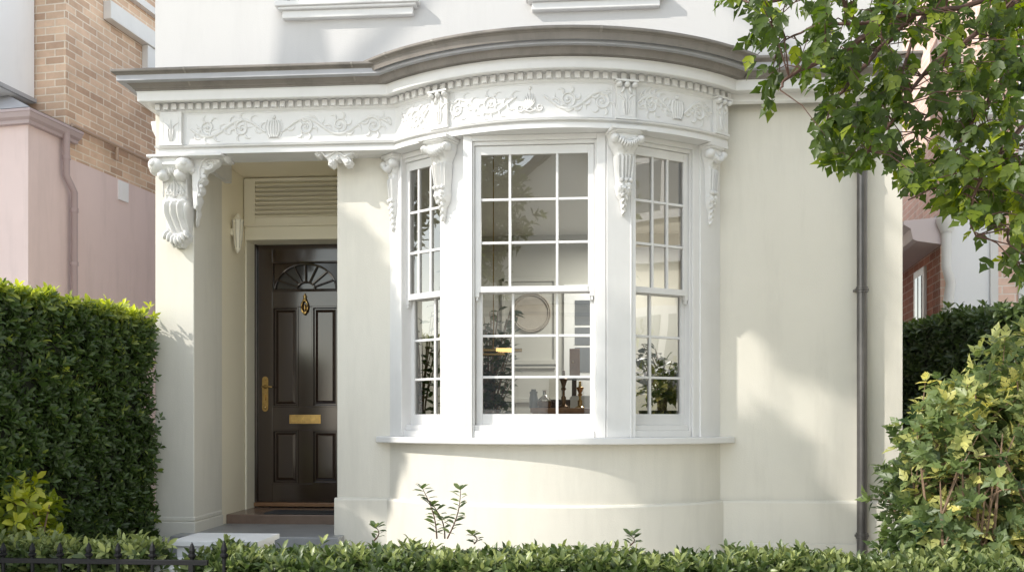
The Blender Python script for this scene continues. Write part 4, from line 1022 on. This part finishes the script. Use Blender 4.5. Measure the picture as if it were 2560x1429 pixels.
# window in the lower brick wall
u0_, u1_ = ur(2312, .02), ur(2286, .02)
w = MB().fb(FR, min(u0_, u1_), max(u0_, u1_), 0, .03, zr(860, u0_), zr(664, u0_)).build('window', m_trim, RN, bevel=.006)
d_ = abs(u1_-u0_); um = min(u0_, u1_)
MB().fb(FR, um+d_*.2, um+d_*.45, .03, .036, zr(850, u0_), zr(684, u0_)).build('pane', m_greypane, w); MB().fb(FR, um+d_*.55, um+d_*.8, .03, .036, zr(850, u0_), zr(684, u0_)).build('pane', m_greypane, w)
# white front wall then brick to the right
FF = (S1, VN, (-VD[0], -VD[1]))
def uf(px, w=0):
    ox, oy = S1[0]-VD[0]*w, S1[1]-VD[1]*w; d = ray(px); det = VN[0]*(-d[1])+d[0]*VN[1]; return (ox*d[1]-oy*d[0])/det
a, b, c_, e_ = uf(2372), uf(2488), uf(2545), uf(2700)
mb = MB(); mb.fb(FF, a, b, -.3, .0, 0, 4.05); mb.build('white_front', m_nwhite, RN)
mb = MB(); mb.fb(FF, 0.0, a, -.3, -.01, 0, zga+.02); mb.fb(FF, b, e_, -.3, -.005, 0, 9); mb.fb(FF, uf(2345), b, -.3, -.012, 4.05, 9); mb.build('front_brick_wall', m_brickR, RN, uv=True)
mb = MB(); mb.fb(FF, b-.05, b+.02, 0, .03, 0, 4.05); mb.fb(FF, a, b, 0, .06, 3.3, 3.36); mb.fb(FF, a-.05, b+.05, 0, .12, 4.0, 4.12); mb.fb(FF, c_, c_+.3, -.005, .02, 0, 5); mb.build('white_trim', m_trim, RN, bevel=.005)
mb = MB(); p0 = (S1[0]-VD[0]*.08+VN[0]*.03, S1[1]-VD[1]*.08+VN[1]*.03); ztp = zga+.05
mb.tube([(p0[0], p0[1], ztp), (p0[0], p0[1], ztp-.35), (p0[0]+.04, p0[1], ztp-.5), (p0[0]+.02, p0[1], ztp-.65), (p0[0]+.02, p0[1], 0)], .045, 10); mb.lathe([(.05, 0), (.09, .1), (.09, .14), (0, .14)], (p0[0], p0[1], ztp-.03), 10)
mb.build('downpipe', m_trim, RN, smooth=50)

# house and tree across the road (mirrored in the bow windows)
OH = thing('opposite_house', 'white gabled house across the road, mirrored in the bow windows', 'house', (-.5, -13, 0))
mb = MB(); y0, y1 = -13, -20; xa, xb, xm_, ze, za_ = -4.3, 3.6, -.35, 5.2, 9.2
mb.add([(xa, y0, 0), (xb, y0, 0), (xb, y0, ze), (xm_, y0, za_), (xa, y0, ze), (xa, y1, 0), (xb, y1, 0), (xb, y1, ze), (xm_, y1, za_), (xa, y1, ze)], [(4, 3, 2, 1, 0), (5, 6, 7, 8, 9), (0, 5, 9, 4), (1, 2, 7, 6)]); mb.build('wall', mat('opposite_render', (.80, .79, .76), .7), OH)
mb = MB()
for x_, s in ((xa, -1), (xb, 1)):
    dxx = (x_-xm_); mb.add([(xm_, y0+.5, za_), (x_+.12*dxx, y0+.5, ze-.12*(za_-ze)), (x_+.12*dxx, y1, ze-.12*(za_-ze)), (xm_, y1, za_), (xm_, y0+.5, za_+.28), (x_+.12*dxx, y0+.5, ze-.12*(za_-ze)+.28), (x_+.12*dxx, y1, ze-.12*(za_-ze)+.28), (xm_, y1, za_+.28)], [(0, 1, 2, 3), (4, 7, 6, 5), (0, 4, 5, 1), (1, 5, 6, 2)])
mb.build('roof', mat('dark_roof', (.08, .075, .075), .8), OH)
mb = MB(); mb.box(xa-.1, xb+.1, y0, y0+.30, 4.35, 4.55); mb.box(xa-.1, xb+.1, y0, y0+.2, 4.05, 4.12); mb.build('cornice', m_greyroof, OH)
for x_ in (-3.0, 1.2):
    w = MB().box(x_, x_+1.3, y0, y0+.08, 1.4, 3.5).build('window', m_trim, OH)
    MB().box(x_+.12, x_+1.18, y0+.08, y0+.09, 1.5, 3.4).build('pane', m_greypane, w)
MB().box(-.9, .0, y0, y0+.06, .1, 2.3).build('door', m_door, OH)
SH = thing('cream_house', 'cream house wing beyond the right edge, mirrored in the right window of the bow', 'house', (8.5, 2.5, 0))
MB().box(6.4, 11, .3, 5.6, 0, 6.2).build('wall', mat('cream_side', (.62, .56, .44), .75), SH)
MB().box(6.15, 11.2, .1, 5.8, 6.0, 6.25).build('eaves', m_gutter, SH); MB().box(6.3, 6.4, .3, 5.6, 3.3, 3.5).build('string_course', m_trim, SH)
for y_, z_ in ((3.3, 3.9), (1.0, 3.9), (3.3, 1.0), (1.0, 1.0)):
    w = MB().box(6.33, 6.4, y_, y_+1.2, z_, z_+1.7).build('window', m_trim, SH)
    for a_ in (.1, .65):
        for b_ in (.12, .90): MB().box(6.32, 6.335, y_+a_, y_+a_+.45, z_+b_, z_+b_+.68).build('pane', m_greypane, w)
def crown_tree(name, label, x, y, zc_, rx, ry, rz, n, m, L, trunk_r=.16, seed=4, cat='tree', k=6, group=None):
    g = np.random.default_rng(seed); r = thing(name, label, cat, (x, y, 0), group)
    mb = MB(); mb.tube([(x, y, 0), (x+.03, y, zc_*.5), (x, y, zc_+rz*.5)], [trunk_r, trunk_r*.75, trunk_r*.3], 10)
    for i in range(9):
        a = i*2.4; z_ = zc_-rz*.6+rz*1.1*i/9; mb.tube([(x, y, z_-.2), (x+cos(a)*rx*.4, y+sin(a)*ry*.4, z_+.15), (x+cos(a)*rx*.8, y+sin(a)*ry*.8, z_+.35)], [.05, .03, .01], 6)
    mb.build('trunk', m_bark, r, smooth=60)
    d = nrm(g.normal(0, 1, (n, 3))); q = g.uniform(.25, 1, n)**.5; p = d*q[:, None]*np.array((rx, ry, rz))*(1+.22*wob(d*2, 2.2))[:, None]+np.array((x, y, zc_))
    t = .45+.12*wob(p, 1.5)+g.normal(0, .08, n)
    leaves('crown', *rosettes(p, d+np.array((0, 0, .3)), k, L=L, tone=t, jit=.5), m, r)
    return r
crown_tree('garden_tree', 'round green tree across the road, mirrored in the centre window', -3.6, -10.6, 6.7, 2.3, 1.6, 2.5, 2000, lm_maple, .22, .2, 5)
# unseen tree added: clumps placed to shade the pier and the wall right of the bow
sx, sy, TE = -sin(radians(61)), -cos(radians(61)), math.tan(radians(39))
def clumps_tree(name, label, x, y, clumps, m, L, seed=8, k=7):
    g = np.random.default_rng(seed); r = thing(name, label, 'tree', (x, y, 0))
    mb = MB(); zt = max(c[2] for c in clumps); mb.tube([(x, y, 0), (x+.05, y-.04, zt*.4), (x, y, zt*.8), (x+.1, y, zt+.5)], [.2, .16, .10, .03], 10)
    AR = []
    for cx, cy, cz, rx, rz, n in clumps:
        ht = TE*math.hypot(cx-x-1, cy-y)+6.6; mb.tube([(x, y, zt*.8), ((x+cx)/2, (y+cy)/2, max(ht, cz+rz)+.4), (cx, cy, max(cz+rz, ht)), (cx, cy, cz-rz*.5)], [.05, .03, .016, .008], 7)
        d = nrm(g.normal(0, 1, (n, 3))); q = g.uniform(.1, 1, n)**.4; p = d*q[:, None]*np.array((rx, rx, rz))*(1+.15*wob(d*2, 2.2, cx))[:, None]+np.array((cx, cy, cz))
        AR.append(rosettes(p, d+np.array((0, 0, .3)), k, L=L, tone=.45+g.normal(0, .1, n), jit=.5))
    mb.build('trunk', m_bark, r, smooth=60)
    leaves('crown', *[np.concatenate([a[i] for a in AR]) for i in range(5)], m, r)
def shade(X, z0, z1, q, rx, n, Y=M): return (X+sx*q, Y+sy*q, (z0+z1)/2+TE*q, rx, (z1-z0)/2, n)
clumps_tree('shade_tree', 'tall tree placed left of the house, out of the picture, to shade the front wall', -6.03, 4.2,
    [shade(-1.74, .62, 2.6, 5.0, .31, 950), shade(1.54, 1.45, 3.6, 7.5, .25, 620), shade(1.40, -.4, 1.12, 7.5, .15, 260), shade(1.80, -.6, .50, 7.5, .18, 260)], lm_dark, .13)
crown_tree('pink_front_shade_tree', 'broad leafy tree added beyond the left edge, out of the picture, to shade the pink house', -10.6, 5.4, 6.9, 1.7, 1.7, 2.6, 2600, lm_dark, .2, .2, 12)  # unseen tree added to keep sun off the pink front

# ================================================================== hedges and plants
Pr = (PX(378, M-.12), M-.10); Pl = PD(-60, HY, 4.9)[:2]
e1 = (Pr[0]-Pl[0], Pr[1]-Pl[1]); l_ = math.hypot(*e1); e1n = (e1[0]/l_, e1[1]/l_)
Pl2 = (Pl[0]-e1n[0]*1.2, Pl[1]-e1n[1]*1.2)
e1 = (Pr[0]-Pl2[0], Pr[1]-Pl2[1]); e2 = (-e1n[1]*.8, e1n[0]*.8)
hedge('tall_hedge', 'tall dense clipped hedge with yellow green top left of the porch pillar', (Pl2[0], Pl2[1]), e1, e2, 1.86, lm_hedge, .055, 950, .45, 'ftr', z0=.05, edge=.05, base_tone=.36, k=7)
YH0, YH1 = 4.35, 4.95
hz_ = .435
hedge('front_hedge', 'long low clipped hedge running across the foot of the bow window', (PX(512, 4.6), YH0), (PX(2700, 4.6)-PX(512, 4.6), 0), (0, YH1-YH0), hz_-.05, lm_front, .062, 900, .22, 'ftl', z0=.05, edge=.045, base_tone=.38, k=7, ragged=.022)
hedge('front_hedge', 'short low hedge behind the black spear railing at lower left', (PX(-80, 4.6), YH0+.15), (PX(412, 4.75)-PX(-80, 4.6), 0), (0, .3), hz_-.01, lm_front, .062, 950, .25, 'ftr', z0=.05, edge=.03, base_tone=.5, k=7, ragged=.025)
# right back hedge
a = PD(2600, HY, 6.2)[:2]; b = PD(2215, HY, 8.3)[:2]
hedge('back_hedge', 'dark clipped hedge beyond the house corner under the red brick house', a, (b[0]-a[0], b[1]-a[1]), (.5, .45), 1.92, lm_dark, .075, 420, .25, 'ftlb', z0=.05, edge=.06, base_tone=.5, k=7)

def bush(name, label, cx, cy, z0, rx, ry, h, n, m, L, seed, lean=0, tone_top=.25, tmpl=T_LOBED, kk=5, stem=m_stem, base_tone=.45, droop=.2, wid=.8, nst=22):
    g = np.random.default_rng(seed); r = thing(name, label, 'shrub', (cx, cy, z0))
    d = nrm(g.normal(0, 1, (n, 3))); q = g.uniform(.12, 1, n)**.45
    d = np.sign(d)*np.abs(d)**.72; p = d*q[:, None]*(1+.16*wob(d*2.2, 2.0, seed))[:, None]*.86
    p = p*np.array((rx, ry, h/2))+np.array((cx, cy, z0+h/2)); p[:, 0] += lean*(p[:, 2]-z0-h/2)
    p = p[p[:, 2] > z0+.03]; n = len(p)
    ax = nrm((p-np.array((cx, cy, z0+h*.3)))/np.array((rx, ry, h*.6))+np.array((0, -.15, .55)))
    zt = (p[:, 2]-z0)/h
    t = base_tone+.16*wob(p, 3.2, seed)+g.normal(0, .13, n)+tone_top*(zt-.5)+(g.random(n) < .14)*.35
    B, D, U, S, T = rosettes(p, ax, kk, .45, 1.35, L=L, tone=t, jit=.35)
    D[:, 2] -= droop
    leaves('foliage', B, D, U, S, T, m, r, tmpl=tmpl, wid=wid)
    mb = MB()
    idx = g.choice(n, min(n, nst*6), replace=False)
    for i in range(nst):
        a = g.uniform(0, 6.28); e = np.array((cx+cos(a)*rx*.75+lean*h*.3, cy+sin(a)*ry*.75, z0+h*g.uniform(.45, .78))); s = np.array((cx+cos(a)*.12, cy+sin(a)*.1, z0))
        mid = (s+e)/2+np.array((cos(a), sin(a), 0))*.06*g.normal()
        mb.tube([tuple(s), tuple(s*.6+mid*.4), tuple(mid), tuple(mid*.4+e*.6), tuple(e)], [.014, .011, .009, .006, .003], 5)
        for j in idx[i*6:i*6+6]:
            k_ = mid if p[j, 2] < mid[2]+.2 else (mid+e)/2
            mb.tube([tuple(k_), tuple((k_+p[j])/2+np.array((0, 0, .03))), tuple(p[j])], [.005, .004, .002], 4)
    mb.build('branches', stem, r)
    return r
c = P(2430, 1300, 5.35)
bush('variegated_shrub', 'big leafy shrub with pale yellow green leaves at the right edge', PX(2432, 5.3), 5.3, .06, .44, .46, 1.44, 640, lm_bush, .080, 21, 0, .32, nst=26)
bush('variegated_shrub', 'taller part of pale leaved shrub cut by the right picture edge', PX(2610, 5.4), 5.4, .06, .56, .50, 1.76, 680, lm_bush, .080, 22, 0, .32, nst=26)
bush('dark_shrub', 'dark green lower shrub behind the pale shrub against the downpipe', PX(2378, 5.75), 5.75, .06, .54, .34, 1.0, 560, lm_dark, .08, 23, 0, .1, base_tone=.55, nst=12)
bush('golden_shrub', 'small golden leaved shrub at the foot of the tall hedge', PX(18, 4.95), 4.95, .06, .30, .26, .82, 240, lm_yellow, .075, 24, 0, .3, tmpl=T_SIMPLE, kk=7, wid=1.4, nst=8)

def sprig(label, px, py0, py1, Y, lean, seed, nl=11, L=.055):
    g = np.random.default_rng(seed); a, b = P(px, py0, Y), P(px+lean, py1, Y-.03)
    r = thing('hedge_shoot', label, 'plant shoot', a, 'long shoots rising from the front hedge')
    a, b = np.array(a), np.array(b); pts = [a+(b-a)*t+np.array((.02*sin(3*t), 0, 0)) for t in np.linspace(0, 1, 8)]
    MB().tube([tuple(p) for p in pts], [.0045-.0004*i for i in range(8)], 5).build('stem', m_twig, r)
    PO, D = [], []
    for i in range(nl*2):
        t = .12+.88*i/(nl*2-1); PO.append(a+(b-a)*t+np.array((.02*sin(3*t), 0, 0))); s = 1 if i % 2 else -1
        an = g.uniform(-.5, .5); D.append((s*cos(an), -.5*g.normal(), .45+.3*g.normal()))
    for i in range(5): PO.append(b); D.append((cos(i*1.256), sin(i*1.256), .9))
    n = len(PO); leaves('foliage', np.array(PO), np.array(D), np.tile([0, -.3, 1.], (n, 1))+g.normal(0, .2, (n, 3)), L*g.uniform(.7, 1.2, n), .42+g.normal(0, .12, n), lm_front, r, wid=1.2)
sprig('leftmost and tallest leafy shoot standing above the front hedge', 1092, 1345, 1222, 4.6, -36, 31, 10)
sprig('middle leafy shoot, leaning left above the front hedge', 1112, 1345, 1262, 4.62, -30, 32, 7)
sprig('right leafy shoot curving right above the front hedge', 1118, 1345, 1224, 4.55, 32, 33, 10)
sprig('short shoot standing on the hedge before the pier wall', 935, 1350, 1318, 4.6, 5, 34, 4, .05)
sprig('short single shoot on the hedge right of the bow middle', 1575, 1362, 1338, 4.6, 2, 35, 4, .055)
sprig('short shoot on the hedge just right of the tall trio', 1185, 1358, 1336, 4.6, -4, 36, 4, .045)

# ================================================================== the overhanging tree
MT = thing('maple_tree', 'lobed leaved tree whose drooping branches hang in at the upper right', 'tree', (3.3, 4.4, .06))
g = np.random.default_rng(77)
mb = MB(); mb.tube([(3.3, 4.4, 0), (3.25, 4.42, 1.2), (3.35, 4.4, 2.6), (3.2, 4.3, 3.8), (3.0, 4.2, 5.0)], [.17, .14, .12, .09, .05], 12); mb.build('trunk', m_bark, MT, smooth=60)
branches = [  # pixel polylines and distance
    ([(2760, -160), (2560, -40), (2400, 20), (2260, 40), (2140, 60), (2050, 60), (1985, 90), (1945, 115)], 4.3),
    ([(2500, -120), (2300, -60), (2100, -20), (1960, 0), (1880, 8), (1830, -5)], 4.5),
    ([(2620, -80), (2480, 60), (2330, 160), (2230, 300), (2170, 380), (2120, 420)], 4.2),
    ([(2420, -100), (2330, 20), (2290, 70), (2250, 200), (2220, 290)], 4.6),
    ([(2700, 60), (2540, 130), (2480, 240), (2420, 330), (2360, 420), (2330, 470), (2270, 500)], 4.25),
    ([(2700, 180), (2570, 300), (2500, 390), (2450, 450), (2420, 540), (2440, 590)], 4.1),
    ([(2720, 340), (2600, 440), (2540, 520), (2520, 600), (2560, 680)], 4.35),
    ([(2300, 20), (2200, 120), (2130, 200), (2080, 260), (2060, 330)], 4.4),
    ([(2200, 60), (2110, 130), (2010, 170), (1960, 200), (1950, 225)], 4.1),
    ([(2560, 150), (2440, 200), (2340, 250), (2290, 330)], 4.8),
]
BP = []
for pts, D in branches:
    w = [np.array(PD(x, y, D+.10*sin(i*1.3))) for i, (x, y) in enumerate(pts)]; f = []
    for a, b in zip(w, w[1:]):
        for t in (0, .25, .5, .75): f.append(a+(b-a)*t+g.normal(0, .004, 3))
    f.append(w[-1]); n = len(f)
    MB().tube([tuple(p) for p in f], [.013*(1-i/n)**1.0+.0028 for i in range(n)], 6).build('branch', m_twig, MT, smooth=60)
    BP += f
for e in ([(3.2, 4.3, 3.6)] + [tuple(np.array(PD(*b[0][0], b[1]))) for b in branches][:1],): MB().tube([tuple(x) for x in e], [.06, .022], 8).build('branch', m_bark, MT, smooth=60)
MB().tube([(3.28, 4.4, 2.9), tuple(PD(2700, 180, 4.1)), ], [.06, .022], 8).build('branch', m_bark, MT, smooth=60)
BP = np.array(BP)
poly = [(1795, -300), (1800, -60), (1822, 5), (1900, 22), (1880, 80), (1866, 118), (1880, 190), (1920, 225), (1965, 205), (1960, 260), (2008, 290), (2040, 320), (2052, 372), (2072, 385), (2040, 450), (2130, 430), (2200, 428), (2265, 430), (2262, 478), (2250, 512), (2320, 520), (2360, 500), (2352, 545), (2400, 550), (2435, 560), (2440, 620), (2500, 600), (2520, 640), (2505, 690), (2560, 715), (2700, 740), (2900, 700), (3000, 200), (2900, -300)]
def inside(x, y):
    c = False; n = len(poly)
    for i in range(n):
        x1, y1 = poly[i]; x2, y2 = poly[i-1]
        if (y1 > y) != (y2 > y) and x < (x2-x1)*(y-y1)/(y2-y1)+x1: c = not c
    return c
CL = []; holes = [(2300, 240, 40), (2275, 350, 32), (2310, 180, 22), (2190, 30, 22), (2210, 95, 18), (2390, 560, 30), (2130, 60, 16), (2485, 560, 26), (2010, 70, 28), (1960, 150, 26), (2350, 300, 18), (2010, 20, 20), (2400, 250, 14), (2230, 470, 16), (2330, 400, 16), (2410, 470, 16)]
tries = 0
while len(CL) < 440 and tries < 40000:
    tries += 1; x = g.uniform(1790, 2780); y = g.uniform(-220, 730)
    if not inside(x+8, y-12) or not inside(x-6, y+14): continue
    if x > 2600 and g.random() < .6: continue
    if y < -40 and g.random() < .6: continue
    if wob(np.array([[x*.011, y*.012, 0.]]), 1.9, 1.2)[0] > .36 and g.random() < .8: continue
    if any((x-a)**2+(y-b)**2 < (c+6)**2 for a, b, c in holes): continue
    dens = .45 if x < 2000 else .8
    if g.random() > dens: continue
    CL.append(PD(x, y-18, g.uniform(3.85, 4.95)))
k_ = 0
while k_ < 60:
    x, y = g.uniform(2240, 2620), g.uniform(410, 720)
    if inside(x-6, y+14) and y < 470+(x-2240)*.80+60*sin(x*.03): CL.append(PD(x, y-18, g.uniform(3.85, 4.8))); k_ += 1
CL += [PD(x, y-14, 4.3+.1*sin(x)) for x, y in ((1808, 4), (1822, 6), (1852, 2), (1890, 14), (1878, 98), (1902, 104), (1935, 62), (1895, 150), (1922, 200), (1950, 205), (1962, 160), (1990, 112), (1925, 245), (2052, 372), (2085, 400))]
CL = np.array(CL); mb = MB()
PO, DD, SS = [], [], []
for p in CL:
    j = np.argmin(((BP-p)**2).sum(1)+.25*np.maximum(0, p[2]-BP[:, 2])); b = BP[j]
    m_ = (p+b)/2+np.array((0, 0, .03)); mb.tube([tuple(b), tuple(m_), tuple(p)], [.004, .003, .0018], 4)
    for i in range(g.integers(4, 8)):
        t = g.uniform(.5, 1.0); q = b*(1-t)**1+p*t if i > 3 else p
        dv = p-b; dv = dv/(np.linalg.norm(dv)+1e-6)
        PO.append(q+g.normal(0, .022, 3)); DD.append(np.array((-.25, -.1, -.75))+g.normal(0, .55, 3)+dv*.35)
mb.build('twigs', m_twig, MT)
PO, DD = np.array(PO), np.array(DD); n = len(PO)
UP = np.tile([-.15, -.75, .65], (n, 1))+g.normal(0, .5, (n, 3))
tn = .42+.14*wob(PO, 3.0)+g.normal(0, .13, n)+(g.random(n) < .06)*.3
leaves('crown', PO, DD, UP, g.uniform(.050, .104, n), tn, lm_maple, MT, tmpl=T_LOBED, wid=.85)

# ================================================================== railing and stone step
YF_ = 4.15
RL = thing('iron_railing', 'low black iron railing with spear points in front of the left hedge', 'railing', (PX(250, YF_), YF_, .1))
zr_ = Z(1402, PX(250, YF_), YF_)
MB().box(PX(-400, YF_), PX(520, YF_), YF_-.010, YF_+.010, zr_-.012, zr_+.012).build('rail', m_black, RL, bevel=.002)
MB().box(PX(-400, YF_), PX(520, YF_), YF_-.010, YF_+.010, .16, .178).build('rail', m_black, RL, bevel=.002)
def spear(px, top):
    x = PX(px, YF_); zt_ = Z(top, x, YF_); b = MB(); b.lathe([(.009, .1), (.009, zr_+.02)], (x, YF_, 0), 8); bar = b.build('bar', m_black, RL, smooth=60)
    hh = zt_-zr_
    s = MB(); s.lathe([(.009, 0), (.010, .2*hh), (.020, .30*hh), (.021, .38*hh), (.012, .44*hh), (.014, .5*hh), (.0165, .6*hh), (.009, .85*hh), (.001, hh)], (x, YF_, zr_), 6); s.build('spearhead', m_black, bar)
for px in (-66, 8, 81, 150, 222, 295, 381, 480): spear(px, 1354)
for px in (560,): spear(px, 1349)
MB().box(PX(479, YF_)-.011, PX(479, YF_)+.011, YF_-.012, YF_+.012, .1, zr_-.01).build('post', m_black, RL)
# white stone pedestal step
YS0 = 5.0
x0, x1 = PX(441, YS0), PX(640, YS0); zz = Z(1349, x0, YS0)
ST = thing('stone_pedestal', 'white stone block with projecting top at the foot of the porch steps', 'stone block', ((x0+x1)/2, YS0+.2, .06))
MB().box(x0, x1, YS0, YS0+.32, .06, zz-.035).build('shaft', m_stone, ST, bevel=.006)
mb = MB(); mb.box(x0-.025, x1+.02, YS0-.025, YS0+.345, zz-.03, zz); mb.box(x0-.012, x1+.01, YS0-.012, YS0+.33, zz-.035, zz-.03); mb.build('cap', m_stone, ST, bevel=.009)
s = MB().box(PX(400, 4.8), PX(620, 4.8), 4.62, 5.0, .06, Z(1412, PX(450, 4.7), 4.7)).build('stone_step', m_stone, None, bevel=.008)
setp(s, 'pale lower stone step in front of the white block', 'step')
s = MB().box(XPR-.1, XD0+.05, 5.40, M-.18, .06, zf1-.13).build('stone_step', m_slate, None, bevel=.008)
setp(s, 'dark slate step between the white block and the porch floor', 'step')

# ================================================================== light, sky, camera
EL, AZ = radians(39), radians(61)
to_sun = Vector((-sin(AZ)*cos(EL), -cos(AZ)*cos(EL), sin(EL)))
sun = bpy.data.lights.new('sun', 'SUN'); sun.energy = 2.0; sun.angle = radians(.6); sun.color = (1, .95, .87)
so = bpy.data.objects.new('sun', sun); COL.objects.link(so); so.rotation_euler = to_sun.to_track_quat('Z', 'Y').to_euler()
W = bpy.data.worlds.new('World'); scene.world = W; W.use_nodes = True; nt = W.node_tree
sk = nt.nodes.new('ShaderNodeTexSky'); sk.sky_type = 'NISHITA'; sk.sun_disc = False; sk.sun_elevation = EL; sk.sun_rotation = atan2(to_sun.x, to_sun.y) % (2*pi)
sk.air_density = 1.6; sk.dust_density = .3; sk.ozone_density = .6
hs = nt.nodes.new('ShaderNodeHueSaturation'); hs.inputs['Saturation'].default_value = .42; nt.links.new(sk.outputs[0], hs.inputs['Color']); nt.links.new(hs.outputs[0], nt.nodes['Background'].inputs[0]); nt.nodes['Background'].inputs[1].default_value = .15
cam = bpy.data.cameras.new('camera'); co = bpy.data.objects.new('camera', cam); COL.objects.link(co)
cam.sensor_width = 36; cam.lens = F/2560*36; cam.shift_y = (HY-714.5)/2560; cam.clip_end = 300; cam.clip_start = .05
co.location = (0, 0, H); co.rotation_euler = (pi/2, 0, A); scene.camera = co
vs = scene.view_settings; vs.view_transform = 'Standard'; vs.look = 'None'; vs.exposure = 1.22; vs.gamma = 1; vs.use_curve_mapping = False
cy = scene.cycles; cy.max_bounces = 8; cy.diffuse_bounces = 5; cy.transparent_max_bounces = 12; cy.glossy_bounces = 4; cy.use_denoising = True
cy.caustics_reflective = False; cy.caustics_refractive = False
